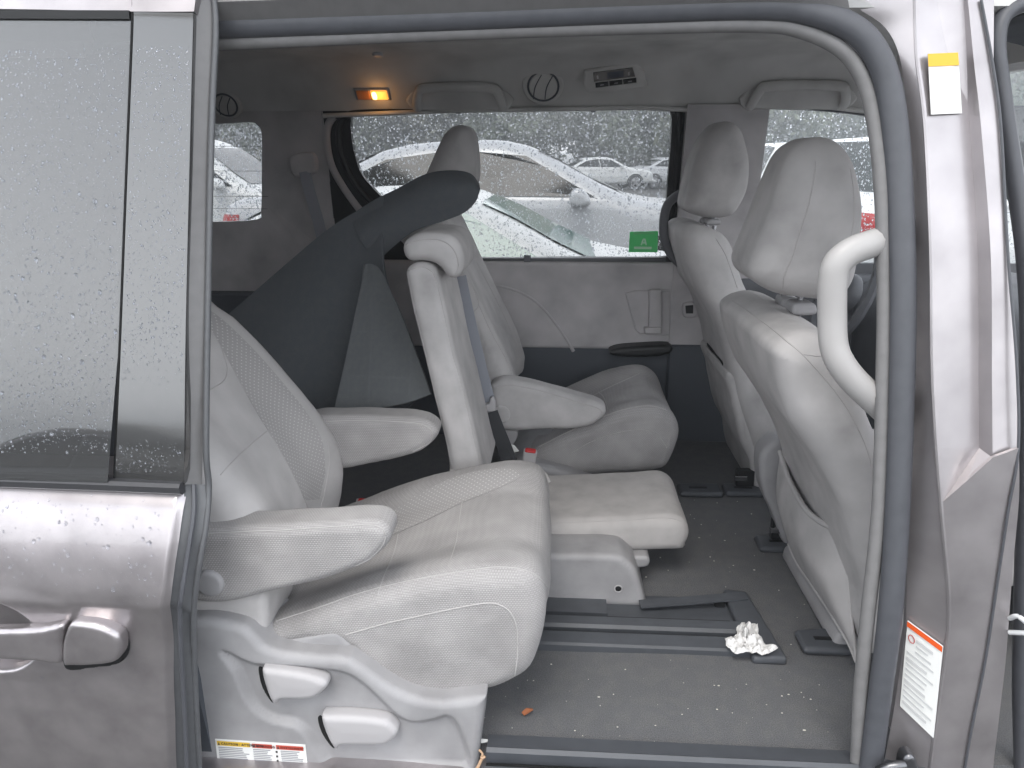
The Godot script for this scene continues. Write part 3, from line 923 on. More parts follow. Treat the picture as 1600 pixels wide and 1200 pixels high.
	put("door_line", tube(smooth3(v3([0.6426, 1.7291, -0.166, 0.6662, 1.6361, -0.146, 0.6827, 1.5417, -0.121, 0.7018, 1.3512, -0.071, 0.7216, 1.197, -0.031, 0.7351, 1.0579, -0.002, 0.7377, 0.9482, 0.003, 0.7449, 0.8302, 0.003, 0.7544, 0.6661, 0.003, 0.7572, 0.5307, 0.003, 0.7615, 0.4309, 0.003, 0.7727, 0.2806, 0.003]), 5), 0.0022, 6), M.rubber, pil)
	put("pillar_edge_bead", tube(smooth3(L3, 5), 0.0035, 6), M.jamb, pil)
	# stickers on the pillar
	put("airbag_label", poly3(v3([0.5677, 1.6516, -0.148, 0.6169, 1.6542, -0.157, 0.6313, 1.5645, -0.143, 0.5774, 1.5619, -0.127]), Vector3(0, 0, -0.002)), M.paper, pil, "white label with a yellow header stripe")
	var ah := put("label_header", poly3(v3([0.5666, 1.6513, -0.1455, 0.6157, 1.6539, -0.1545, 0.6189, 1.6352, -0.1515, 0.5692, 1.6327, -0.1425]), Vector3(0, 0, -0.001)), mat(Color(0.87, 0.68, 0.22), 0.6), pil)
	build_tire_label(pil)
	# front door opening seal and striker
	put("front_door_seal", sweep(smooth3(v3([0.7812, 1.741, -0.2, 0.7231, 1.7281, -0.195, 0.6913, 1.7076, -0.19, 0.6846, 1.6676, -0.18, 0.6958, 1.6105, -0.17, 0.7178, 1.5137, -0.15, 0.7374, 1.4255, -0.13, 0.7513, 1.3466, -0.11, 0.7656, 1.2462, -0.09, 0.7789, 1.092, -0.06, 0.7903, 0.9305, -0.035, 0.8181, 0.7491, -0.03, 0.8553, 0.5491, -0.03, 0.9133, 0.2847, -0.03]), 6), circle(0.0125, 10, 0.016), Vector3(0.02, 0.03, 1)), M.rubber, van)
	put("striker", tube(smooth3(v3([0.7797, 0.749, 0.002, 0.7788, 0.7653, 0.02, 0.7909, 0.7579, 0.03, 0.8144, 0.7378, 0.03, 0.7954, 0.7335, 0.02, 0.784, 0.7212, 0.002]), 5), 0.0042, 8), M.white_plastic, van)
	# lower hinge arm of the sliding door
	put("door_check", soft(v2([0.6339, 0.4515, 0.6415, 0.4749, 0.6568, 0.4701, 0.668, 0.4348, 0.6704, 0.3836, 0.6444, 0.3819]), 0.0, 0.03, 0.006, 0.005).mesh, M.steel, van)
	put("door_arm", tube(v3([0.5943, 0.4402, 0.03, 0.6098, 0.4576, 0.035, 0.6368, 0.4558, 0.03]), 0.009, 8), M.steel, van)
	put("assist_handle", sweep(smooth3(v3([0.5847, 1.3898, -0.16, 0.5477, 1.3722, -0.135, 0.5102, 1.3637, -0.115, 0.4755, 1.3523, -0.105, 0.4539, 1.3332, -0.1, 0.4505, 1.3039, -0.1, 0.4562, 1.2507, -0.1, 0.4625, 1.203, -0.095, 0.4739, 1.1735, -0.09, 0.4969, 1.1443, -0.088, 0.5279, 1.116, -0.09, 0.5687, 1.0813, -0.1, 0.6095, 1.0454, -0.12]), 6), circle(0.0235, 14, 0.02), Vector3(0.02, 0.03, 1)), M.handle_grey, van)

func build_tire_label(pil: Node) -> void:
	var q := v3([0.6281, 0.7172, -0.027, 0.6786, 0.6888, 0.003, 0.6924, 0.4974, 0.006, 0.639, 0.5412, -0.021])
	put("warning_label", poly3(q, Vector3(0.0015, 0, -0.0012)), M.paper, pil, "white warning label with an orange header and a red symbol")
	var off := Vector3(-0.0014, 0, 0.0018)
	var at := func(u: float, v: float) -> Vector3: return q[0].lerp(q[1], u).lerp(q[3].lerp(q[2], u), v) + off
	var bar := func(u0: float, u1: float, v0: float, v1: float) -> ArrayMesh: return poly3(PackedVector3Array([at.call(u0, v0), at.call(u1, v0), at.call(u1, v1), at.call(u0, v1)]), Vector3(0.0003, 0, -0.0004))
	put("orange_header", bar.call(0.0, 1.0, 0.0, 0.055), mat(Color(0.85, 0.33, 0.08), 0.6), pil)
	var pr := mat(Color(0.74, 0.74, 0.74), 0.7)
	rng.seed = 91
	for k in 13:
		var v := 0.12 + k * 0.064
		var u0 := 0.3 if k < 3 else 0.07
		put("print_line", bar.call(u0, rng.randf_range(0.6, 0.93), v, v + (0.02 if k % 4 else 0.032)), pr, pil)
	var ringp := PackedVector3Array()
	for k in 16: ringp.append(at.call(0.16 + 0.085 * cos(TAU * k / 16), 0.155 + 0.04 * sin(TAU * k / 16)))
	put("red_symbol", tube(ringp, 0.0007, 5, true), mat(Color(0.7, 0.2, 0.18), 0.6), pil)

func build_far_side(van: Node3D) -> void:
	var win := smooth3(v3([-0.7552, 1.6239, -1.6558, -0.7342, 1.6455, -1.653, -0.5845, 1.6515, -1.6522, -0.2615, 1.6568, -1.6515, 0.0565, 1.6599, -1.6511, 0.3475, 1.662, -1.6508, 0.3815, 1.6546, -1.6518, 0.3954, 1.6209, -1.6562, 0.3978, 1.5088, -1.6708, 0.3978, 1.3652, -1.6894, 0.4059, 1.2341, -1.7065, 0.41, 1.1519, -1.7171, 0.3874, 1.1321, -1.7197, 0.0716, 1.1295, -1.72, -0.1743, 1.1251, -1.72, -0.4104, 1.1232, -1.72, -0.4725, 1.1352, -1.7193, -0.5667, 1.2236, -1.7078, -0.672, 1.3597, -1.6901, -0.7311, 1.4317, -1.6808, -0.7512, 1.4978, -1.6722, -0.7588, 1.5648, -1.6635]), 3, true)
	var door := put("far_door_frame", far_wall(win, -0.86, 0.47, 1.10, 1.665), M.black, van)
	put("far_window_pane", poly3(win, Vector3(0, 0, -0.004)), M.privacy, van)
	# the dark print band and rubber round the glass, lighter trim outside
	put("window_seal", tube(smooth3(v3([-0.423, 1.1207, -1.72, -0.5335, 1.1597, -1.7161, -0.6607, 1.2885, -1.6994, -0.7368, 1.3712, -1.6886, -0.7805, 1.4454, -1.679, -0.8039, 1.5203, -1.6693, -0.8015, 1.5869, -1.6606, -0.778, 1.6305, -1.6549, -0.724, 1.6541, -1.6519, -0.5837, 1.6622, -1.6508, -0.2612, 1.6674, -1.6501, 0.0562, 1.6704, -1.6497, 0.3467, 1.6735, -1.6493, 0.3962, 1.665, -1.6504, 0.4163, 1.6377, -1.654, 0.4255, 1.5307, -1.6679, 0.4258, 1.3653, -1.6894, 0.432, 1.2343, -1.7064, 0.436, 1.1276, -1.72]), 5), 0.012, 8), M.black, van)
	put("window_trim", sweep(smooth3(v3([-0.7013, 1.2472, -1.7048, -0.7572, 1.312, -1.6963, -0.8101, 1.3945, -1.6856, -0.8433, 1.4682, -1.676, -0.8517, 1.5427, -1.6663, -0.8424, 1.6024, -1.6586, -0.8172, 1.6371, -1.6541]), 5), circle(0.014, 8, 0.010), Vector3.BACK), M.trim, van)
	put("belt_seal", sweep(v3([-0.4482, 1.1131, -1.72, -0.0509, 1.1188, -1.72, 0.412, 1.125, -1.72]), v2([-0.008, -0.004, 0.008, -0.004, 0.008, 0.008, -0.008, 0.008]), Vector3.BACK), M.molding, van)
	put("belt_bright_strip", sweep(v3([-0.448, 1.1217, -1.72, -0.051, 1.1273, -1.72, 0.3222, 1.1316, -1.7198]), v2([-0.0022, 0.0, 0.0022, 0.0, 0.0022, 0.014, -0.0022, 0.014]), Vector3.BACK), M.steel, van)
	for c in [Vector3(-0.3625, 1.6529, -1.652), Vector3(0.1174, 1.6576, -1.6514)]: put("sunshade_hook", box(c + Vector3(-0.008, -0.008, 0), c + Vector3(0.008, 0.004, 0.015), 0.003), M.black, van)
	var hk := Vector3(-0.115, 1.1207, -1.72)
	put("sunshade_catch", box(hk + Vector3(-0.013, -0.012, 0.0), hk + Vector3(0.013, 0.016, 0.02), 0.004), M.trim_mid, van)
	# window rain
	var wf := PackedVector2Array()
	for p in win: wf.append(Vector2(p.x, p.y))
	var on_win := func() -> Array:
		while true:
			var p := Vector2(rng.randf_range(-0.76, 0.42), rng.randf_range(1.12, 1.67))
			if Geometry2D.is_point_in_polygon(p, wf): return [Vector3(p.x, p.y, zfar(p.y) - 0.0046), Vector3(0, 0.13, -1).normalized()]
		return []
	drops(on_win, 12000, 0.0009, 0.004, 0.55, van, 41)
	# door trim
	var tp := v2([-0.5734, 1.1195, 0.4336, 1.1276, 0.4565, 0.7657, 0.4335, 0.7732, 0.0816, 0.7386, -0.1281, 0.7485, -0.5885, 0.7571])
	var dt := put("door_trim", soft(v2([-0.86, 1.115, 0.455, 1.115, 0.455, 0.788, 0.40, 0.783, 0.20, 0.772, -0.1, 0.772, -0.86, 0.772]), -1.75, -1.695, 0.012, 0.01, {"smooth": 1}).mesh, M.trim, van)
	put("door_trim_lower", box(Vector3(-0.86, 0.40, -1.75), Vector3(0.455, 0.79, -1.703)), M.trim_dark, van)
	put("armrest_crease", tube(smooth3(v3([-0.2601, 1.0211, -1.699, -0.1979, 1.0143, -1.699, -0.1233, 0.9876, -1.699, -0.0607, 0.943, -1.699, -0.0023, 0.8751, -1.699, 0.0416, 0.8114, -1.699, 0.0705, 0.7624, -1.699]), 5), 0.007, 8), M.trim, dt)
	# pull pocket with strap
	put("pull_pocket", plate(v2([0.2655, 0.9977, 0.2943, 1.0055, 0.4301, 1.0094, 0.4409, 0.8365, 0.3273, 0.8374, 0.3089, 0.8575]), -1.71, -1.6925, 0.002), M.trim, dt)
	put("pocket_groove", tube(v3([0.4297, 1.0098, -1.6915, 0.2941, 1.0059, -1.6915, 0.2652, 0.9982, -1.6915, 0.3087, 0.8581, -1.6915, 0.327, 0.838, -1.6915, 0.4405, 0.8371, -1.6915]), 0.0035, 6), M.trim, dt)
	put("pull_strap", soft(v2([0.3505, 1.0159, 0.3987, 1.0164, 0.4076, 0.8672, 0.3562, 0.8665]), -1.70, -1.668, 0.008, 0.006, {"smooth": 1}).mesh, M.trim, dt)
	put("strap_base", soft(v2([0.3389, 0.8688, 0.4049, 0.8722, 0.4065, 0.8444, 0.3427, 0.8435]), -1.70, -1.664, 0.004, 0.005, {"smooth": 1}).mesh, M.trim, dt)
	put("cup_tray", soft(v2([0.2057, 0.7799, 0.2397, 0.7958, 0.3254, 0.8048, 0.4378, 0.809, 0.4397, 0.7785, 0.3768, 0.7621, 0.2659, 0.7603, 0.2161, 0.7672]), -1.72, -1.625, 0.012, 0.008).mesh, M.black, dt)
	# B pillar on the far side
	var bp := put("far_pillar_trim", sheet(2, 12, func(u, v): var y := lerpf(0.80, 1.67, v); return Vector3(lerpf(0.44, 0.72, u), y, zfar(y) + 0.035), 0.04), M.trim, van)
	put("far_pillar_lower", box(Vector3(0.44, 0.40, -1.73), Vector3(0.75, 0.80, -1.672), 0.008), M.trim_dark, van)
	put("belt_button_plate", soft(v2([0.4818, 0.9632, 0.5298, 0.9662, 0.5334, 0.9166, 0.4876, 0.9135]), -1.70, -1.664, 0.004, 0.005).mesh, M.trim, bp)
	put("belt_button", plate(v2([0.4886, 0.9573, 0.5172, 0.9601, 0.5195, 0.9281, 0.493, 0.9277]), -1.68, -1.659, 0.002), M.black, bp)
	put("far_assist_handle", sweep(smooth3(v3([0.4684, 1.3865, -1.62, 0.4185, 1.3662, -1.58, 0.384, 1.3365, -1.56, 0.3739, 1.2812, -1.56, 0.3798, 1.2209, -1.56, 0.4073, 1.1655, -1.57, 0.4697, 1.1035, -1.62]), 5), circle(0.016, 10), Vector3(0.02, 0.03, 1)), M.trim_mid, van)
	# C pillar, rear quarter with window and belt
	var qw := smooth3(v3([-1.5806, 1.604, -1.6584, -1.2756, 1.6121, -1.6573, -1.1329, 1.6184, -1.6565, -1.1035, 1.6073, -1.6579, -1.0916, 1.5764, -1.662, -1.1125, 1.4404, -1.6796, -1.1361, 1.3032, -1.6975, -1.1594, 1.2667, -1.7022, -1.3412, 1.256, -1.7036, -1.6636, 1.2469, -1.7048]), 3, true)
	put("rear_side_lining", far_wall(qw, -2.45, -0.855, 0.98, 1.665), M.trim, van)
	put("rear_side_pane", poly3(qw, Vector3(0, 0, -0.004)), M.privacy, van)
	var qf := PackedVector2Array()
	for p in qw: qf.append(Vector2(p.x, p.y))
	var on_q := func() -> Array:
		while true:
			var p := Vector2(rng.randf_range(-1.35, -0.94), rng.randf_range(1.2, 1.67))
			if Geometry2D.is_point_in_polygon(p, qf): return [Vector3(p.x, p.y, zfar(p.y) - 0.0046), Vector3(0, 0.13, -1).normalized()]
		return []
	drops(on_q, 3400, 0.0009, 0.004, 0.55, van, 42)
	for y in [210, 227, 265, 305, 325]:
		put("heating_wire", tube(PackedVector3Array([Vector3(-1.4719, 1.5993, -1.659) * Vector3(1, 0, 0) + Vector3(0, wy(y), zfar(wy(y)) + 0.001), Vector3(-1.1001, 1.5985, -1.6591) * Vector3(1, 0, 0) + Vector3(0, wy(y), zfar(wy(y)) + 0.001)]), 0.0007, 4), M.gap, van)
	put("rear_side_lower", box(Vector3(-2.45, 0.40, -1.75), Vector3(-0.855, 0.985, -1.66), 0.01), M.trim_dark, van)
	put("wheel_arch_lining", soft(v2([-2.3, 0.38, -2.25, 0.62, -1.95, 0.80, -1.55, 0.80, -1.3, 0.62, -1.25, 0.38]), -1.70, -1.42, 0.05, 0.03).mesh, M.trim_dark, van)
	put("belt_anchor", soft(v2([-0.9853, 1.4978, -0.9022, 1.5135, -0.8922, 1.4593, -0.9133, 1.4365, -0.9771, 1.4272]), -1.69, -1.64, 0.008, 0.006).mesh, M.trim, van)
	put("seat_belt", sweep(v3([-0.9348, 1.446, -1.64, -0.92, 1.3732, -1.635, -0.892, 1.27, -1.62, -0.8641, 1.1425, -1.6, -0.8138, 0.9584, -1.55]), v2([-0.021, -0.001, 0.021, -0.001, 0.021, 0.001, -0.021, 0.001]), Vector3(0.1, 0.2, 1)), M.webbing, van)
	# driver's door: window, trim
	var dw := smooth3(v3([0.6063, 1.6245, -1.6557, 0.621, 1.6496, -1.6524, 0.6568, 1.662, -1.6508, 0.87, 1.6529, -1.652, 1.0755, 1.6316, -1.6548, 1.2778, 1.5935, -1.6597, 1.4926, 1.5086, -1.6708, 1.6764, 1.3105, -1.6965, 1.7663, 1.148, -1.7177, 1.7279, 1.1191, -1.72, 1.267, 1.1152, -1.72, 0.7956, 1.1209, -1.72, 0.6745, 1.1393, -1.7188, 0.6519, 1.2117, -1.7094, 0.6254, 1.4202, -1.6823]), 3, true)
	put("driver_door_frame", far_wall(dw, 0.66, 1.95, 1.06, 1.665), M.trim_mid, van)
	put("driver_window_pane", poly3(dw, Vector3(0, 0, -0.004)), M.clear_glass, van)
	var df := PackedVector2Array()
	for p in dw: df.append(Vector2(p.x, p.y))
	var on_d := func() -> Array:
		while true:
			var p := Vector2(rng.randf_range(0.64, 1.75), rng.randf_range(1.08, 1.67))
			if Geometry2D.is_point_in_polygon(p, df): return [Vector3(p.x, p.y, zfar(p.y) - 0.0046), Vector3(0, 0.13, -1).normalized()]
		return []
	drops(on_d, 8000, 0.0009, 0.004, 0.55, van, 43)
	put("driver_door_trim", soft(v2([0.66, 0.45, 0.66, 1.06, 0.9, 1.075, 1.9, 1.08, 1.9, 0.45]), -1.76, -1.66, 0.03, 0.02, {"smooth": 1}).mesh, M.trim_mid, van)
	# sticker on the window
	var sp := v3([0.2705, 1.2285, -1.7072, 0.3752, 1.2316, -1.7068, 0.3787, 1.1517, -1.7172, 0.2702, 1.1509, -1.7173])
	for i in 4: sp[i].z += 0.0035
	var green := mat(Color(0.40, 0.72, 0.51), 0.6)
	green.backlight_enabled = true
	green.backlight = Color(0.5, 0.85, 0.6)
	put("permit_sticker", poly3(sp, Vector3(0, 0, -0.001)), green, van, "green sticker with a white letter A")
	var tm := TextMesh.new()
	var fnt := SystemFont.new()
	fnt.font_names = PackedStringArray(["Droid Sans"])
	fnt.font_weight = 700
	tm.font = fnt
	tm.text = "A"
	tm.font_size = 24
	tm.pixel_size = 0.0016
	tm.depth = 0.001
	var pale := mat(Color(0.78, 0.9, 0.80), 0.6)
	var la := put("letter", tm, pale, van)
	la.position = sp[0].lerp(sp[2], 0.5) + Vector3(0.001, 0.002, 0.0012)
	var s0 := sp[3].lerp(sp[2], 0.18).lerp(sp[0].lerp(sp[1], 0.18), 0.16) + Vector3(0, 0, 0.0008)
	put("sticker_bar", box(s0, s0 + Vector3(0.066, 0.009, 0.0006)), pale, van)
	rng.seed = 6
	for k in 11:
		var w := sp[0].lerp(sp[1], 0.14 + k * 0.07) + Vector3(0, -0.008 - 0.003 * rng.randf(), 0.0008)
		put("sticker_letter", box(w, w + Vector3(0.0045, 0.0045 + 0.003 * rng.randf(), 0.0005)), mat(Color(0.55, 0.76, 0.6), 0.6), van)

func wy(py: int) -> float: return lerpf(Vector3(-1.178, 1.6207, -1.6562).y, Vector3(-1.2395, 1.2565, -1.7036).y, (py - 190) / 157.0)

var liner := v2([-0.2, 1.716, -0.215, 1.745, -0.27, 1.78, -0.45, 1.805, -1.15, 1.818, -1.34, 1.815, -1.45, 1.8, -1.52, 1.768, -1.58, 1.722, -1.645, 1.655])
func liner_y(z: float) -> float:
	for i in liner.size() - 1:
		if z <= liner[i].x and z >= liner[i + 1].x:
			return lerpf(liner[i].y, liner[i + 1].y, (z - liner[i].x) / (liner[i + 1].x - liner[i].x))
	return liner[0].y if z > -0.5 else liner[-1].y

func liner_at(u: float) -> Vector2:
	var t := u * (liner.size() - 1)
	var i := mini(int(t), liner.size() - 2)
	return liner[i].cubic_interpolate(liner[i + 1], liner[maxi(i - 1, 0)], liner[mini(i + 2, liner.size() - 1)], t - i)

# a frame on the headliner whose z axis points into the cabin
func on_liner(p: Vector3) -> Transform3D:
	var s := 0.03
	var t := Vector3(0, liner_y(p.z + s) - liner_y(p.z - s), 2 * s).normalized()
	var n := t.cross(Vector3.RIGHT).normalized()
	if n.y > 0: n = -n
	return Transform3D(Basis(Vector3.RIGHT, n.cross(Vector3.RIGHT), n), Vector3(p.x, liner_y(p.z), p.z))

func mounted(called: String, mesh: Mesh, m: Material, parent: Node, at: Transform3D) -> MeshInstance3D:
	var o := put(called, mesh, m, parent)
	o.transform = at
	return o

func build_headliner(van: Node3D) -> void:
	var hl := put("headliner", sheet(8, 60, func(u, v): var q := liner_at(v); return Vector3(lerpf(1.3, -2.45, u), q.y, q.x), 0.02), M.headliner, van)
	put("upper_side_molding", sweep(v3([-0.8473, 1.6382, -1.63, -0.3961, 1.6539, -1.63, 0.2785, 1.6621, -1.63, 0.4556, 1.6531, -1.63, 0.6729, 1.669, -1.63, 0.9332, 1.6598, -1.63, 1.1943, 1.63, -1.63]), circle(0.008, 8), Vector3.UP), M.headliner, hl)
	# dome lamp
	var t := on_liner(Vector3(-0.6553, 1.7095, -1.5935))
	mounted("lamp_bezel", soft(v2([-0.062, -0.026, 0.062, -0.026, 0.062, 0.026, -0.062, 0.026]), -0.01, 0.006, 0.004, 0.004, {"smooth": 1}).mesh, M.plastic, hl, t)
	var glow := mat(Color(0.95, 0.72, 0.42), 0.3)
	glow.emission_enabled = true
	glow.emission = Color(1.0, 0.62, 0.24)
	glow.emission_energy_multiplier = 0.22
	mounted("lamp_lens", soft(v2([-0.005, -0.021, 0.055, -0.021, 0.055, 0.021, -0.005, 0.021]), 0.0, 0.010, 0.004, 0.004, {"smooth": 1}).mesh, glow, hl, t)
	var dimg := mat(Color(0.80, 0.52, 0.30), 0.35)
	mounted("lamp_switch", soft(v2([-0.056, -0.021, -0.007, -0.021, -0.007, 0.021, -0.056, 0.021]), 0.0, 0.009, 0.004, 0.004, {"smooth": 1}).mesh, dimg, hl, t)
	var hot := mat(Color(1, 0.9, 0.7), 0.3)
	hot.emission_enabled = true
	hot.emission = Color(1.0, 0.82, 0.5)
	hot.emission_energy_multiplier = 0.8
	mounted("lamp_bulb", soft(v2([0.0, -0.013, 0.014, -0.017, 0.018, 0.0, 0.014, 0.017, 0.0, 0.013]), 0.004, 0.0125, 0.004, 0.003).mesh, hot, hl, t)
	var ol := OmniLight3D.new()
	ol.name = "dome_light"
	ol.light_color = Color(1.0, 0.72, 0.42)
	ol.light_energy = 0.0004
	ol.light_size = 0.02
	ol.omni_range = 4.0
	ol.omni_attenuation = 2.0
	ol.shadow_enabled = true
	add_child(ol)
	ol.global_transform = t.translated_local(Vector3(0.025, 0, 0.03))
	# vents
	for v in [[Vector3(-0.058, 1.735, -1.5649), 0.072], [Vector3(-1.1928, 1.6819, -1.6192), 0.056]]:
		var w: Transform3D = on_liner(v[0]) * Transform3D(Basis(Vector3.RIGHT, -0.3), Vector3(0, 0, 0.006))
		mounted("vent_surround", soft(smooth2(circle(v[1], 10), 2), -0.03, 0.006, 0.005, 0.006, {"smooth": 1}).mesh, M.headliner, hl, w)
		mounted("vent_rim", ring_tube(v[1] * 0.72, 0.0035), M.trim_dark, hl, w.translated_local(Vector3(0, 0, 0.006)))
		mounted("vent_disc", soft(smooth2(circle(v[1] * 0.69, 10), 2), 0.0, 0.010, 0.004, 0.005, {"smooth": 1}).mesh, M.headliner, hl, w)
		for s in [-0.3, 0.25]:
			mounted("vent_slat", tube(smooth3(v3([s * v[1] - 0.012, -v[1] * 0.6, 0.0095, s * v[1] - 0.006, 0, 0.0105, s * v[1] + 0.016, v[1] * 0.6, 0.0095]), 4), 0.0022, 5), M.trim_dark, hl, w)
	# climate control
	var c := on_liner(Vector3(0.1807, 1.7624, -1.5305))
	c = c * Transform3D(Basis(Vector3.RIGHT, -0.42) * Basis(Vector3.BACK, 0.13), Vector3(0, 0, 0.012))
	mounted("climate_bezel", soft(v2([-0.092, -0.038, -0.10, 0.03, -0.085, 0.043, 0.075, 0.043, 0.10, -0.03, 0.092, -0.045]), -0.04, 0.012, 0.006, 0.006, {"smooth": 2}).mesh, M.headliner, hl, c)
	mounted("climate_display", plate(v2([-0.07, 0.0, -0.07, 0.033, 0.058, 0.033, 0.066, 0.0]), 0.005, 0.0145, 0.002), M.gloss_black, hl, c)
	mounted("display_window", plate(v2([-0.025, 0.006, -0.025, 0.027, 0.028, 0.027, 0.028, 0.006]), 0.01, 0.0152), mat(Color(0.17, 0.2, 0.26), 0.2), hl, c)
	for i in 3:
		mounted("climate_button", plate(v2([-0.066 + i * 0.046, -0.021, -0.066 + i * 0.046, -0.004, -0.023 + i * 0.046, -0.004, -0.023 + i * 0.046, -0.021]), 0.005, 0.0148, 0.002), M.black, hl, c)
		mounted("button_print", plate(v2([-0.050 + i * 0.046, -0.014, -0.050 + i * 0.046, -0.011, -0.038 + i * 0.046, -0.011, -0.038 + i * 0.046, -0.014]), 0.0146, 0.0152), M.plastic_light, hl, c)
	for q in [[-0.06, 0.01], [0.042, 0.008]]: mounted("button_print", plate(v2([q[0], q[1], q[0], q[1] + 0.012, q[0] + 0.006, q[1] + 0.012, q[0] + 0.006, q[1]]), 0.0142, 0.0150), M.plastic_light, hl, c)
	# grab handles
	for e in [[Vector3(-0.35, 1.7044, -1.5992), 0.15], [Vector3(0.8069, 1.7032, -1.5992), 0.155]]:
		var w: Transform3D = on_liner(e[0]) * Transform3D(Basis(Vector3.RIGHT, -0.5), Vector3(0, 0, 0.004))
		var l: float = e[1]
		mounted("handle_recess", soft(v2([-l * 1.15, -0.045, -l * 1.1, 0.02, -l * 0.9, 0.045, l * 0.9, 0.05, l * 1.1, 0.02, l * 1.15, -0.045]), -0.05, 0.004, 0.004, 0.008, {"smooth": 2}).mesh, M.headliner, hl, w)
		mounted("grab_handle", sweep(smooth3(v3([-l, -0.045, -0.01, -l * 0.99, -0.02, 0.018, -l * 0.9, 0.02, 0.03, -l * 0.75, 0.034, 0.034, 0, 0.038, 0.036, l * 0.75, 0.034, 0.034, l * 0.9, 0.02, 0.03, l * 0.99, -0.02, 0.018, l, -0.045, -0.01]), 5), circle(0.016, 10, 0.012), Vector3(0.02, 0.3, 1)), M.headliner, hl, w)
	var sl := on_liner(Vector3(-0.5805, 1.8103, -1.3788))
	mounted("roof_button", soft(smooth2(circle(0.018, 8), 2), -0.004, 0.008, 0.005, 0.004, {"smooth": 1}).mesh, M.plastic_light, hl, sl)

func ring_tube(r: float, t: float) -> ArrayMesh:
	var p := PackedVector3Array()
	for i in 28: p.append(Vector3(cos(TAU * i / 28) * r, sin(TAU * i / 28) * r, 0))
	return tube(p, t, 6, true)

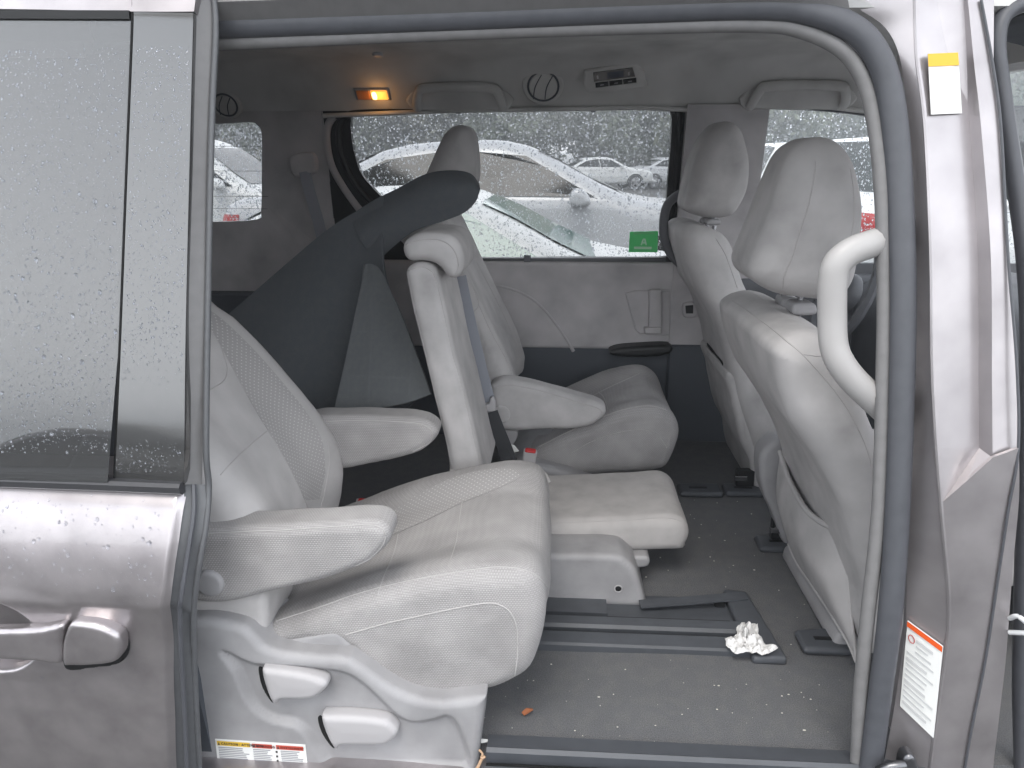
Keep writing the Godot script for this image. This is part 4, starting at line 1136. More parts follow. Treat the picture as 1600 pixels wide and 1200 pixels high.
func build_floor(van: Node3D) -> void:
	var fl := put("floor_carpet", sheet(120, 60, func(u, v): var x := lerpf(-2.45, 1.5, u); var z := lerpf(-0.035, -1.73, v); return Vector3(x, 0.402 + 0.0025 * sin(x * 9.0 + z * 5.0) + 0.002 * sin(z * 13.0 - x * 4.0) + 0.05 * smoothstep(0.9, 1.4, x), z), 0.05), M.carpet, van)
	# sill plates
	var sp := put("sill_plate", sweep(PackedVector3Array([Vector3(-0.118, 0.412, -0.02), Vector3(0.2, 0.412, -0.02), Vector3(0.75, 0.412, -0.02)]), v2([-0.03, -0.02, 0.024, -0.02, 0.024, 0.004, 0.017, 0.010, 0.010, 0.005, -0.03, -0.003]), Vector3.UP), M.rail, van)
	put("sill_channel", box(Vector3(-0.118, 0.36, 0.005), Vector3(0.75, 0.392, 0.022)), M.gap, van)
	put("step_plate", sweep(PackedVector3Array([Vector3(-0.122, 0.39, 0.06), Vector3(0.75, 0.39, 0.06)]), v2([-0.042, -0.03, 0.06, -0.03, 0.06, 0.004, 0.03, 0.010, -0.036, 0.012, -0.042, 0.008]), Vector3.UP), M.sill, van)
	for z in [0.038, 0.052, 0.066]: put("step_rib", box(Vector3(-0.12, 0.40, z - 0.002), Vector3(0.75, 0.4045, z + 0.002), 0.001), M.sill, van)
	put("rear_step", box(Vector3(-0.75, 0.25, -0.06), Vector3(-0.13, 0.352, 0.1), 0.01), M.sill, van)
	# seat track covers
	var rl := put("seat_track", sweep(PackedVector3Array([Vector3(-0.75, 0.412, -0.35), Vector3(0.47, 0.412, -0.35)]), v2([-0.028, -0.015, 0.026, -0.015, 0.026, 0.006, 0.020, 0.010, -0.018, 0.013, -0.028, 0.006]), Vector3.UP), M.rail, van)
	put("track_slot", box(Vector3(-0.75, 0.395, -0.392), Vector3(0.47, 0.410, -0.376)), M.gap, rl)
	put("track_cover", sweep(PackedVector3Array([Vector3(-0.75, 0.412, -0.412), Vector3(0.46, 0.412, -0.412)]), v2([-0.026, -0.015, 0.022, -0.015, 0.022, 0.008, 0.014, 0.014, -0.018, 0.014, -0.026, 0.006]), Vector3.UP), M.rail, rl)
	put("track_slot", box(Vector3(-0.75, 0.395, -0.458), Vector3(0.44, 0.408, -0.439)), M.gap, rl)
	put("track_cover", sweep(PackedVector3Array([Vector3(-0.75, 0.409, -0.485), Vector3(0.14, 0.409, -0.485)]), v2([-0.03, -0.012, 0.028, -0.012, 0.028, 0.008, -0.03, 0.010]), Vector3.UP), M.rail, rl)
	put("loose_cover_strip", sweep(v3([0.2246, 0.4178, -0.5, 0.3545, 0.4243, -0.515, 0.4959, 0.4267, -0.54]), v2([-0.016, -0.002, 0.016, -0.002, 0.016, 0.002, -0.016, 0.002]), Vector3.UP), M.rail, rl)
	put("track_bed", box(Vector3(0.14, 0.396, -0.56), Vector3(0.45, 0.404, -0.459)), M.rail, rl)
	put("track_end_cap", soft(v2([0.445, -0.58, 0.455, -0.30, 0.535, -0.302, 0.525, -0.40, 0.507, -0.57]), 0.40, 0.424, 0.008, 0.007, {"smooth": 1}).mesh, M.rail, rl).transform = Transform3D(Basis(Vector3.RIGHT, Vector3(0, 0, 1), Vector3.UP), Vector3.ZERO)
	put("track_clip", box(Vector3(0.4151, 0.408, -0.5152), Vector3(0.441, 0.408, -0.5167) + Vector3(0, 0.012, -0.012), 0.003), M.black, rl)
	# front seat feet
	for q in [[Vector3(0.6256, 0.405, -0.3854), 0.0], [Vector3(0.6443, 0.405, -0.8437), 1.0], [Vector3(0.6241, 0.405, -1.207), 1.0], [Vector3(0.4713, 0.405, -1.1977), 0.0]]:
		var c: Vector3 = q[0]
		var foot := put("seat_foot_cover", soft(v2([-0.045, -0.045, -0.045, 0.03, 0.02, 0.04, 0.10, 0.04, 0.10, -0.045]), 0.0, 0.022, 0.008, 0.007, {"smooth": 1}).mesh, M.rail, van)
		foot.transform = Transform3D(Basis(Vector3.RIGHT, Vector3(0, 0, -1), Vector3.UP), c - Vector3(0, 0.004, 0))
		put("foot_slot", box(c + Vector3(-0.01, 0.012, 0.0), c + Vector3(0.05, 0.0195, 0.012)), M.black, van)
		if q[1] > 0:
			put("track_lever", box(c + Vector3(-0.012, 0.045, 0.0), c + Vector3(0.03, 0.062, 0.014), 0.003), M.chrome, van)
			put("track_post", box(c + Vector3(0.0, 0.015, -0.03), c + Vector3(0.06, 0.075, -0.005), 0.004), M.black, van)

func build_front(van: Node3D) -> void:
	put("dashboard", soft(v2([1.16, 0.55, 1.12, 0.85, 1.10, 0.99, 1.16, 1.07, 1.30, 1.11, 1.75, 1.08, 1.85, 0.9, 1.8, 0.5]), -1.70, -0.12, 0.05, 0.03).mesh, M.trim_mid, van)
	put("centre_console", soft(v2([0.95, 0.42, 1.0, 0.86, 1.1, 0.92, 1.4, 0.95, 1.4, 0.42]), -1.12, -0.84, 0.04, 0.025).mesh, M.trim_dark, van)
	var sw := put("steering_wheel", wheel_ring(0.185, 0.016), M.trim_mid, van)
	sw.transform = Transform3D(Basis(Vector3.UP, PI / 2) * Basis(Vector3.RIGHT, 0.35), Vector3(0.97, 1.06, -1.40))
	var hub := put("steering_hub", soft(smooth2(circle(0.085, 10, 0.07), 2), -0.03, 0.03, 0.02, 0.012, {"smooth": 1}).mesh, M.trim_mid, van)
	hub.transform = sw.transform
	put("windshield", sheet(4, 4, func(u, v): return Vector3(lerpf(1.95, 1.20, v), lerpf(1.06, 1.74, v), lerpf(-0.12, -1.68, u))), M.clear_glass, van)
	put("cowl", box(Vector3(1.75, 0.95, -1.70), Vector3(2.2, 1.05, -0.06)), M.paint, van)
	put("hood", soft(v2([2.0, 0.35, 2.0, 1.06, 2.5, 0.98, 2.8, 0.82, 2.85, 0.35]), -1.74, -0.04, 0.06, 0.05, {"smooth": 2}).mesh, M.paint, van)
	for z in [-0.14, -1.68]: put("windshield_pillar", sweep(PackedVector3Array([Vector3(1.98, 1.03, z + (0.06 if z > -1 else -0.04)), Vector3(1.6, 1.42, z + (0.02 if z > -1 else 0.0)), Vector3(1.16, 1.75, z)]), v2([-0.04, -0.03, 0.04, -0.03, 0.04, 0.03, -0.04, 0.03]), Vector3.UP), M.trim_mid, van)
	put("windshield_header", box(Vector3(1.12, 1.72, -1.68), Vector3(1.25, 1.78, -0.12), 0.01), M.headliner, van)
	put("sun_visor", soft(v2([0.92, 1.755, 0.93, 1.772, 1.12, 1.735, 1.14, 1.715, 1.11, 1.712]), -0.72, -0.25, 0.01, 0.012).mesh, M.trim_dark, van)

func wheel_ring(r: float, t: float) -> ArrayMesh: return ring_tube(r, t)

# ---------------------------------------------------------------- seats
func build_seats() -> void:
	near_seat()
	centre_seat()
	far_seat()
	passenger_seat()
	driver_seat()

func near_seat() -> void:
	var t := thing("captain_chair", "light grey cloth captain chair with two raised armrests beside the open door", "car seat", Vector3.ZERO, "second row captain chairs")
	# cushion: bolstered sides, lower middle
	var side := v2([-0.5751, 0.6138, -0.5342, 0.6403, -0.4685, 0.6688, -0.3658, 0.7124, -0.2662, 0.7439, -0.1449, 0.7729, -0.0734, 0.7782, -0.0282, 0.7624, -0.011, 0.7154, -0.0092, 0.6669, -0.0206, 0.6052, -0.0386, 0.5548, -0.0734, 0.5264, -0.1238, 0.5029, -0.2134, 0.4694, -0.2709, 0.4771, -0.327, 0.5108, -0.3717, 0.5567, -0.4045, 0.5994, -0.5395, 0.586, -0.579, 0.5768])
	var mid := v2([])
	for p in side: mid.append(p + Vector2(0.006, -0.022 if p.y > 0.62 else 0.0))
	var cu := soft(side, -0.585, -0.045, 0.035, 0.0085, {"mid": mid, "wa": 0.35, "wb": 0.8, "bulge": 0.010, "lump": 0.0006})
	put("seat_cushion", cu.mesh, M.cloth, t)
	var cush := t.get_child(0)
	seam(cu, v3([-0.5319, 0.6375, -0.07, -0.4431, 0.6727, -0.07, -0.3662, 0.7054, -0.07, -0.2665, 0.7371, -0.07, -0.145, 0.7648, -0.07, -0.0853, 0.7724, -0.07, -0.0318, 0.7596, -0.07, 0.0045, 0.7161, -0.07]), M.thread, cush)
	seam(cu, v3([-0.3907, 0.6262, -0.05, -0.315, 0.6537, -0.05, -0.2654, 0.6685, -0.05, -0.192, 0.6897, -0.05, -0.1258, 0.7062, -0.05, -0.096, 0.7046, -0.05, -0.0746, 0.6876, -0.05, -0.0626, 0.6506, -0.05, -0.0624, 0.5867, -0.05, -0.0685, 0.5399, -0.05]), M.thread, cush, 0.0016)
	seam(cu, v3([-0.2298, 0.6299, -0.3, -0.2114, 0.6863, -0.3, -0.2016, 0.749, -0.3, -0.1951, 0.792, -0.3]), M.thread_dark, cush)
	seam(cu, v3([-0.3925, 0.5499, -0.3, -0.3752, 0.6001, -0.3, -0.3507, 0.6576, -0.3, -0.3384, 0.7056, -0.3]), M.thread_dark, cush)
	seam(cu, v3([-0.3896, 0.6218, -0.45, -0.3129, 0.6588, -0.45, -0.2188, 0.7109, -0.45, -0.1117, 0.7623, -0.45, -0.0786, 0.7845, -0.45]), M.thread_dark, cush)
	put("dotted_panel", panel(cu, [v3([-0.3897, 0.62, -0.45, -0.313, 0.6571, -0.45, -0.2188, 0.7093, -0.45, -0.1117, 0.7607, -0.45, -0.0741, 0.7847, -0.45]), v3([-0.4071, 0.6206, -0.5, -0.3294, 0.6706, -0.5, -0.2249, 0.7273, -0.5, -0.1385, 0.7603, -0.5, -0.0873, 0.7684, -0.5]), v3([-0.4141, 0.6349, -0.52, -0.3403, 0.6919, -0.52, -0.2349, 0.7486, -0.52, -0.1479, 0.7697, -0.52, -0.0978, 0.7694, -0.52])], 60, 14, 0.0012, true), M.dotted, cush)
	# backrest, leaning back; most of it stands behind the open door
	var front := v2([-0.927, 1.3827, -0.8812, 1.2909, -0.8351, 1.2111, -0.806, 1.1668, -0.7641, 1.1372, -0.6961, 1.0617, -0.6277, 0.9734, -0.586, 0.9164, -0.5528, 0.8615, -0.5313, 0.8121, -0.5249, 0.7684, -0.5266, 0.7221, -0.5413, 0.6518, -0.5764, 0.5972])
	var prof := PackedVector2Array(front)
	for i in range(front.size() - 1, -1, -1): prof.append(front[i] + Vector2(-0.15, -0.05 if i > 8 else -0.02))
	var mid2 := PackedVector2Array()
	for p in prof: mid2.append(p + Vector2(-0.028, -0.012))
	var bk := soft(prof, -0.575, -0.055, 0.05, 0.0105, {"mid": mid2, "wa": 0.25, "wb": 0.8, "bulge": 0.008, "lump": 0.0006, "smooth": 2})
	var back := put("backrest", bk.mesh, M.cloth_plain, t)
	seam(bk, v3([-0.7625, 1.1518, -0.4, -0.7355, 1.1018, -0.4, -0.6956, 1.0066, -0.4, -0.6661, 0.939, -0.4, -0.6351, 0.8776, -0.4, -0.5981, 0.7911, -0.4, -0.5717, 0.7101, -0.4]), M.thread_dark, back)
	seam(bk, v3([-0.7223, 0.8375, -0.3, -0.6819, 0.8792, -0.3, -0.6353, 0.9202, -0.3, -0.5974, 0.9503, -0.3]), M.thread_dark, back)
	seam(bk, v3([-0.5399, 0.8482, -0.48, -0.5389, 0.7986, -0.48, -0.5513, 0.7393, -0.48, -0.5733, 0.661, -0.48]), M.thread_dark, back)
	seam(bk, v3([-0.639, 1.2003, -0.15, -0.6199, 1.1789, -0.15, -0.6101, 1.1401, -0.15, -0.609, 1.1179, -0.15, -0.6201, 1.0966, -0.15, -0.6545, 1.077, -0.15]), M.thread, back)
	put("dotted_panel", panel(bk, [v3([-0.7612, 1.1504, -0.4, -0.7357, 1.1004, -0.4, -0.6958, 1.0051, -0.4, -0.6662, 0.9374, -0.4, -0.6352, 0.8761, -0.4, -0.5983, 0.7895, -0.4, -0.579, 0.7314, -0.4]), v3([-0.7791, 1.1596, -0.45, -0.7363, 1.0966, -0.45, -0.6781, 1.0144, -0.45, -0.6336, 0.9297, -0.45, -0.5946, 0.8539, -0.45, -0.5702, 0.7776, -0.45, -0.5615, 0.7108, -0.45]), v3([-0.7994, 1.1594, -0.5, -0.758, 1.1237, -0.5, -0.694, 1.0524, -0.5, -0.6284, 0.9654, -0.5, -0.5898, 0.9082, -0.5, -0.5608, 0.8398, -0.5, -0.5594, 0.7555, -0.5])], 60, 20, 0.0012), M.dotted, back)
	put("lower_bolster", soft(v2([-0.6924, 0.7018, -0.6304, 0.7042, -0.5603, 0.7168, -0.5351, 0.708, -0.5365, 0.6557, -0.5474, 0.6222, -0.5753, 0.634, -0.6431, 0.6512, -0.699, 0.6517]), -0.20, -0.035, 0.018, 0.007).mesh, M.cloth_plain, t)
	# armrests
	var a1 := soft(v2([-0.7129, 0.85, -0.6234, 0.8582, -0.4793, 0.8693, -0.3714, 0.8791, -0.3192, 0.8833, -0.2954, 0.8753, -0.287, 0.859, -0.294, 0.8357, -0.325, 0.8022, -0.3566, 0.7852, -0.4239, 0.7574, -0.4916, 0.7373, -0.5606, 0.7155, -0.6295, 0.7017, -0.6718, 0.7083, -0.7279, 0.7472]), -0.105, -0.018, 0.02, 0.006, {"bulge": 0.004, "lump": 0.0006})
	var ar := put("armrest", a1.mesh, M.cloth, t)
	seam(a1, v3([-0.6257, 0.8517, -0.018, -0.552, 0.858, -0.018, -0.4755, 0.8644, -0.018, -0.3683, 0.8755, -0.018, -0.3245, 0.8794, -0.018, -0.303, 0.8751, -0.018, -0.2945, 0.8628, -0.018, -0.299, 0.8423, -0.018, -0.3225, 0.8145, -0.018, -0.3515, 0.7966, -0.018]), M.thread_dark, ar, 0.0012)
	put("pivot_cap", soft(smooth2(shift(circle(0.0265, 10), Vector3(-0.6235, 0.7538, -0.015)), 2), -0.03, -0.006, 0.006, 0.004, {"smooth": 1, "bulge": 0.002, "lump": 0.0006}).mesh, M.plastic, ar)
	var a2 := soft(v2([-0.7072, 0.8627, -0.6086, 0.8817, -0.5646, 0.8894, -0.4116, 0.8911, -0.3327, 0.8862, -0.3015, 0.8752, -0.2848, 0.8555, -0.2918, 0.8335, -0.3132, 0.811, -0.346, 0.7913, -0.444, 0.7647, -0.5382, 0.743, -0.6213, 0.7302, -0.7195, 0.7398]), -0.63, -0.54, 0.022, 0.008, {"bulge": 0.004, "lump": 0.0006})
	var ar2 := put("armrest", a2.mesh, M.cloth, t)
	seam(a2, v3([-0.5835, 0.8741, -0.54, -0.4792, 0.8814, -0.54, -0.3526, 0.8792, -0.54, -0.3104, 0.8685, -0.54, -0.2968, 0.8505, -0.54, -0.3071, 0.8267, -0.54, -0.3478, 0.8019, -0.54]), M.thread, ar2, 0.0014)
	# plastic side cover with sunk lever field
	var rec := v2([-0.611, 0.6127, -0.5567, 0.5865, -0.4713, 0.5848, -0.3893, 0.5772, -0.3549, 0.5572, -0.3212, 0.521, -0.2908, 0.4856, -0.2591, 0.4693, -0.2179, 0.4775, -0.1929, 0.4878, -0.176, 0.4723, -0.162, 0.4294, -0.1543, 0.3745, -0.2213, 0.3674, -0.3953, 0.3586, -0.4284, 0.3646, -0.449, 0.3977, -0.4688, 0.4367, -0.4914, 0.4553, -0.5278, 0.4609, -0.5587, 0.4819, -0.5776, 0.5198, -0.5907, 0.5719])
	var sh := soft(v2([-0.7339, 0.6694, -0.6683, 0.6792, -0.6273, 0.6823, -0.5829, 0.6744, -0.5572, 0.663, -0.5336, 0.6304, -0.4993, 0.6164, -0.4322, 0.6109, -0.3714, 0.6067, -0.313, 0.5608, -0.2653, 0.5312, -0.2007, 0.5198, -0.1224, 0.5355, -0.1201, 0.5211, -0.1283, 0.4464, -0.1357, 0.3538, -0.1422, 0.2542, -0.4619, 0.2332, -0.8008, 0.2109]), -0.16, 0.0, 0.016, 0.005, {"smooth": 2, "rel": [[rec, 0.014, 0.009]]})
	var shield := put("side_cover", sh.mesh, M.plastic, t)
	put("cushion_gap", soft(v2([-0.5365, 0.6038, -0.4402, 0.6298, -0.4061, 0.637, -0.3853, 0.615, -0.3567, 0.5728, -0.3945, 0.571, -0.5193, 0.5857]), -0.14, -0.04, 0.006, 0.006).mesh, M.plastic, t)
	var l1 := soft(v2([-0.5347, 0.5882, -0.5209, 0.5931, -0.4693, 0.5871, -0.4255, 0.5765, -0.4108, 0.563, -0.4232, 0.5438, -0.4476, 0.5281, -0.5032, 0.5237, -0.5168, 0.5099, -0.5279, 0.5355]), -0.02, 0.017, 0.012, 0.004, {"bulge": 0.004})
	put("recline_lever", l1.mesh, M.plastic_light, t)
	var l2 := soft(v2([-0.4301, 0.4866, -0.4198, 0.4916, -0.3645, 0.4931, -0.311, 0.4887, -0.291, 0.475, -0.2845, 0.4576, -0.3002, 0.4373, -0.3228, 0.4285, -0.395, 0.4244, -0.406, 0.4101, -0.4222, 0.4439]), -0.02, 0.017, 0.012, 0.004, {"bulge": 0.004})
	put("slide_lever", l2.mesh, M.plastic_light, t)
	put("lever_slot", soft(v2([-0.553, 0.5715, -0.5429, 0.5734, -0.5373, 0.5183, -0.5284, 0.4936, -0.5357, 0.4962, -0.5499, 0.5294]), -0.03, -0.0115, 0.003, 0.003).mesh, M.gap, t)
	put("lever_slot", soft(v2([-0.447, 0.462, -0.4366, 0.4671, -0.4297, 0.4251, -0.4169, 0.3935, -0.4244, 0.3946, -0.4411, 0.426]), -0.03, -0.0115, 0.003, 0.003).mesh, M.gap, t)
	seat_label(shield)
	put("base_strip", sweep(v3([-0.683, 0.4987, -0.012, -0.6752, 0.4328, -0.01, -0.6626, 0.3178, -0.008, -0.6565, 0.2366, -0.008]), v2([-0.009, -0.001, 0.009, -0.001, 0.009, 0.001, -0.009, 0.001]), Vector3.BACK), M.trim_mid, t)  # narrow grey strip, darker than the cover, down its rear part
	put("base_frame", soft(v2([-0.62, 0.42, -0.62, 0.56, -0.14, 0.55, -0.16, 0.42]), -0.56, -0.15, 0.03, 0.02, {"smooth": 1}).mesh, M.plastic, t)
	buckle(t, Vector3(-0.4985, 0.6297, -0.612), Vector3(0.1, 1, 0.1), 0.055)

func shift(p: PackedVector2Array, c: Vector3) -> PackedVector2Array:
	var o := PackedVector2Array()
	for q in p: o.append(q + Vector2(c.x, c.y))
	return o

func buckle(parent: Node, at: Vector3, up: Vector3, h: float) -> void:
	var y := up.normalized()
	var x := y.cross(Vector3.BACK).normalized()
	var b := Transform3D(Basis(x, y, x.cross(y)), at)
	var body := put("buckle", soft(v2([-0.019, -h, -0.021, 0.0, 0.021, 0.0, 0.018, -h]), -0.011, 0.011, 0.005, 0.005, {"smooth": 1}).mesh, M.plastic_light, parent)
	body.transform = b
	var r := put("buckle_button", soft(v2([-0.016, -0.006, -0.016, 0.0035, 0.016, 0.0035, 0.016, -0.006]), -0.008, 0.0125, 0.003, 0.0035, {"smooth": 1}).mesh, M.red, parent)
	r.transform = b

func text_on(s: String, at: Vector3, h: float, m: Material, parent: Node, tilt := 0.0) -> void:
	var tm := TextMesh.new()
	var f := SystemFont.new()
	f.font_names = PackedStringArray(["Droid Sans"])
	f.font_weight = 700
	tm.font = f
	tm.text = s
	tm.font_size = 32
	tm.pixel_size = h / 24.0
	tm.depth = 0.0004
	tm.horizontal_alignment = HORIZONTAL_ALIGNMENT_LEFT
	var o := put("label_text", tm, m, parent)
	o.position = at
	o.rotation.z = tilt

func seat_label(parent: Node) -> void:
	var q := v3([-0.6493, 0.4138, 0.0012, -0.4703, 0.4103, 0.0012, -0.4698, 0.3561, 0.0012, -0.6507, 0.3594, 0.0012])
	put("caution_label", poly3(q, Vector3(0, 0, -0.0015)), M.paper, parent, "white three part caution label with yellow and red headers")
	var at := func(u: float, v: float, z := 0.0012) -> Vector3: return q[0].lerp(q[1], u).lerp(q[3].lerp(q[2], u), v) + Vector3(0, 0, z)
	var bar := func(u0: float, u1: float, v0: float, v1: float, z := 0.0008) -> ArrayMesh: return poly3(PackedVector3Array([at.call(u0, v0, z), at.call(u1, v0, z), at.call(u1, v1, z), at.call(u0, v1, z)]), Vector3(0, 0, -0.0005))
	var ye := mat(Color(0.83, 0.68, 0.20), 0.6)
	var rd := mat(Color(0.72, 0.30, 0.24), 0.6)
	var ink := mat(Color(0.22, 0.2, 0.2), 0.7)
	var pr := mat(Color(0.56, 0.56, 0.58), 0.7)
	put("yellow_header", bar.call(0.02, 0.385, 0.06, 0.25), ye, parent)
	put("red_header", bar.call(0.41, 0.63, 0.08, 0.26), rd, parent)
	put("red_header", bar.call(0.675, 0.975, 0.08, 0.26), rd, parent)
	for u in [0.028, 0.418, 0.684]:
		put("warning_triangle", poly3(PackedVector3Array([at.call(u, 0.225, 0.0013), at.call(u + 0.026, 0.225, 0.0013), at.call(u + 0.013, 0.095, 0.0013)]), Vector3(0, 0, -0.0004)), ink, parent)
	var tilt := atan2(q[1].y - q[0].y, q[1].x - q[0].x)
	text_on("CAUTION : ATTENTION", at.call(0.065, 0.155, 0.0012), 0.0058, ink, parent, tilt)
	text_on("WARNING", at.call(0.46, 0.17, 0.0012), 0.0056, mat(Color(0.4, 0.13, 0.1), 0.7), parent, tilt)
	text_on("AVERTISSEMENT", at.call(0.72, 0.17, 0.0012), 0.0045, mat(Color(0.4, 0.13, 0.1), 0.7), parent, tilt)
	rng.seed = 17
	for col in [[0.03, 0.38], [0.415, 0.63], [0.72, 0.97]]:
		for k in 8: put("print_line", bar.call(col[0], lerpf(col[0], col[1], rng.randf_range(0.7, 1.0)), 0.32 + k * 0.078, 0.352 + k * 0.078), pr, parent)
	for k in 3: put("pictogram", bar.call(0.665, 0.685, 0.34 + k * 0.2, 0.42 + k * 0.2, 0.001), ink, parent)

func centre_seat() -> void:
	var t := thing("jump_seat", "narrow stained grey cloth centre seat with small padded headrest between the captain chairs", "car seat")
	var bk := soft(v2([-0.3688, 1.2233, -0.3569, 1.2452, -0.3347, 1.2531, -0.3068, 1.2471, -0.2889, 1.2194, -0.2666, 1.1135, -0.2526, 1.0321, -0.2408, 0.9823, -0.2166, 0.8787, -0.1981, 0.7859, -0.1807, 0.7033, -0.1793, 0.6739, -0.2679, 0.6677, -0.275, 0.7226, -0.2864, 0.7998, -0.3127, 0.9216, -0.3292, 1.0109, -0.355, 1.1365]), -0.93, -0.64, 0.022, 0.008, {"bulge": 0.004, "lump": 0.0006})
	var back := put("backrest", bk.mesh, M.cloth_plain, t)
	seam(bk, v3([-0.3574, 1.2343, -0.64, -0.3335, 1.2438, -0.64, -0.3102, 1.2378, -0.64, -0.2938, 1.2131, -0.64, -0.2716, 1.1054, -0.64, -0.2575, 1.0271, -0.64, -0.2441, 0.9772, -0.64, -0.2216, 0.8751, -0.64, -0.2032, 0.7822, -0.64, -0.189, 0.7122, -0.64]), M.thread, back)
	seam(bk, v3([-0.3627, 1.2202, -0.64, -0.3487, 1.1366, -0.64, -0.3227, 1.011, -0.64, -0.3046, 0.9166, -0.64, -0.2798, 0.7982, -0.64, -0.2666, 0.7228, -0.64]), M.thread, back)
	var hd := soft(v2([-0.3763, 1.2905, -0.363, 1.3089, -0.333, 1.3227, -0.2896, 1.3245, -0.2574, 1.3186, -0.2362, 1.2991, -0.226, 1.2702, -0.2266, 1.2409, -0.2364, 1.2207, -0.2506, 1.2143, -0.2677, 1.2188, -0.2813, 1.2373, -0.2997, 1.2511, -0.3293, 1.2555, -0.3575, 1.2537, -0.3727, 1.266]), -0.90, -0.645, 0.026, 0.0075, {"bulge": 0.006, "lump": 0.0006})
	var head := put("headrest", hd.mesh, M.cloth_plain, t)
	seam(hd, v3([-0.3662, 1.2946, -0.65, -0.3408, 1.3054, -0.65, -0.294, 1.3088, -0.65, -0.2633, 1.2983, -0.65, -0.2452, 1.2755, -0.65, -0.2396, 1.2463, -0.65, -0.2463, 1.226, -0.65]), M.thread_dark, head)
	var cu := soft(v2([-0.1762, 0.559, -0.0056, 0.574, 0.1843, 0.5876, 0.2954, 0.5986, 0.3355, 0.5924, 0.3571, 0.5689, 0.3642, 0.539, 0.3543, 0.5121, 0.3353, 0.4962, 0.0985, 0.4859, -0.0044, 0.4939, -0.1768, 0.5014]), -0.95, -0.625, 0.03, 0.0085, {"bulge": 0.004, "lump": 0.0006})
	var cush := put("seat_cushion", cu.mesh, M.cloth_dirty, t)
	seam(cu, v3([0.008, 0.5707, -0.63, 0.1845, 0.5839, -0.63, 0.2923, 0.5948, -0.63, 0.3394, 0.5851, -0.63]), M.thread_dark, cush, 0.001)
	var bs := soft(v2([-0.1335, 0.5321, 0.0123, 0.541, 0.1533, 0.5442, 0.1891, 0.5291, 0.2145, 0.499, 0.2336, 0.4405, 0.2418, 0.407, 0.2327, 0.3953, 0.0149, 0.3959, -0.1341, 0.3974]), -0.90, -0.515, 0.016, 0.0075)
	var base := put("seat_base", bs.mesh, M.plastic, t)
	put("base_bolt_hole", soft(smooth2(shift(circle(0.0085, 8), Vector3(0.1697, 0.4505, -0.515)), 2), -0.53, -0.5135, 0.002, 0.003, {"smooth": 1}).mesh, M.gap, base)
	put("bolt_rim", tube(shift3(circle(0.0095, 14), Vector3(0.1696, 0.4509, -0.5145)), 0.0018, 5, true), M.plastic_light, base)
	put("release_lever", soft(v2([0.2062, 0.49, 0.2311, 0.4947, 0.2545, 0.4917, 0.2575, 0.469, 0.2395, 0.4606, 0.2127, 0.4597]), -0.75, -0.60, 0.008, 0.006).mesh, M.plastic, t)
	# gathered cloth at the hinge
	for k in 4:
		put("gathered_cloth", tube(smooth3(v3([-0.2721, 0.6926, -0.65, -0.2447, 0.6952, -0.65, -0.2021, 0.7019, -0.65, -0.169, 0.7039, -0.66]), 4), 0.012 - 0.0016 * k, 7), M.cloth_dirty, t).position = Vector3(0, -0.012 + 0.008 * k, 0.004 * (k % 2))
	put("gathered_cloth", tube(smooth3(v3([-0.0668, 0.6814, -0.7, -0.0461, 0.6876, -0.7, -0.0253, 0.6769, -0.7, -0.0129, 0.6565, -0.7]), 4), 0.008, 7), M.cloth_dirty, t)
	# lap belt of the centre seat with its latch, buckle
	put("belt_webbing", sweep(smooth3(v3([-0.277, 1.1727, -0.95, -0.2649, 1.1009, -0.96, -0.25, 1.0243, -0.965, -0.2288, 0.9278, -0.965, -0.2101, 0.8503, -0.96, -0.1963, 0.7975, -0.95]), 4), v2([-0.019, -0.001, 0.019, -0.001, 0.019, 0.001, -0.019, 0.001]), Vector3(0.1, 0.2, 1)), M.webbing, t)
	put("belt_guide", soft(v2([-0.2059, 0.796, -0.1945, 0.7982, -0.1905, 0.8163, -0.1829, 0.8185, -0.1754, 0.8046, -0.1755, 0.7806, -0.187, 0.7743, -0.2042, 0.7739]), -0.95, -0.925, 0.004, 0.004).mesh, M.plastic_light, t)
	put("belt_webbing", sweep(smooth3(v3([-0.1894, 0.7704, -0.935, -0.1721, 0.7239, -0.93, -0.1523, 0.679, -0.92, -0.1382, 0.6462, -0.91, -0.1318, 0.6258, -0.9]), 4), v2([-0.021, -0.001, 0.021, -0.001, 0.021, 0.001, -0.021, 0.001]), Vector3(0.1, 0.2, 1)), M.webbing_dark, t, "black belt webbing below the latch")
	put("belt_loop", sweep(smooth3(v3([-0.1509, 0.6645, -0.9, -0.14, 0.6464, -0.88, -0.1286, 0.6344, -0.88, -0.1242, 0.6425, -0.9]), 4), v2([-0.016, -0.001, 0.016, -0.001, 0.016, 0.001, -0.016, 0.001]), Vector3(0.1, 0.2, 1)), M.webbing_dark, t)
	put("belt_tag", poly3(v3([-0.1357, 0.6733, -0.93, -0.1202, 0.6675, -0.93, -0.1066, 0.6491, -0.93, -0.1202, 0.6446, -0.93, -0.1318, 0.6547, -0.93]), Vector3(0.002, 0, -0.002)), M.paper, t)
	buckle(t, Vector3(-0.0689, 0.6665, -0.9), Vector3(0.12, 1, 0.1), 0.075)

func shift3(p: PackedVector2Array, c: Vector3) -> PackedVector3Array:
	var o := PackedVector3Array()
	for q in p: o.append(c + Vector3(q.x, q.y, 0))
	return o

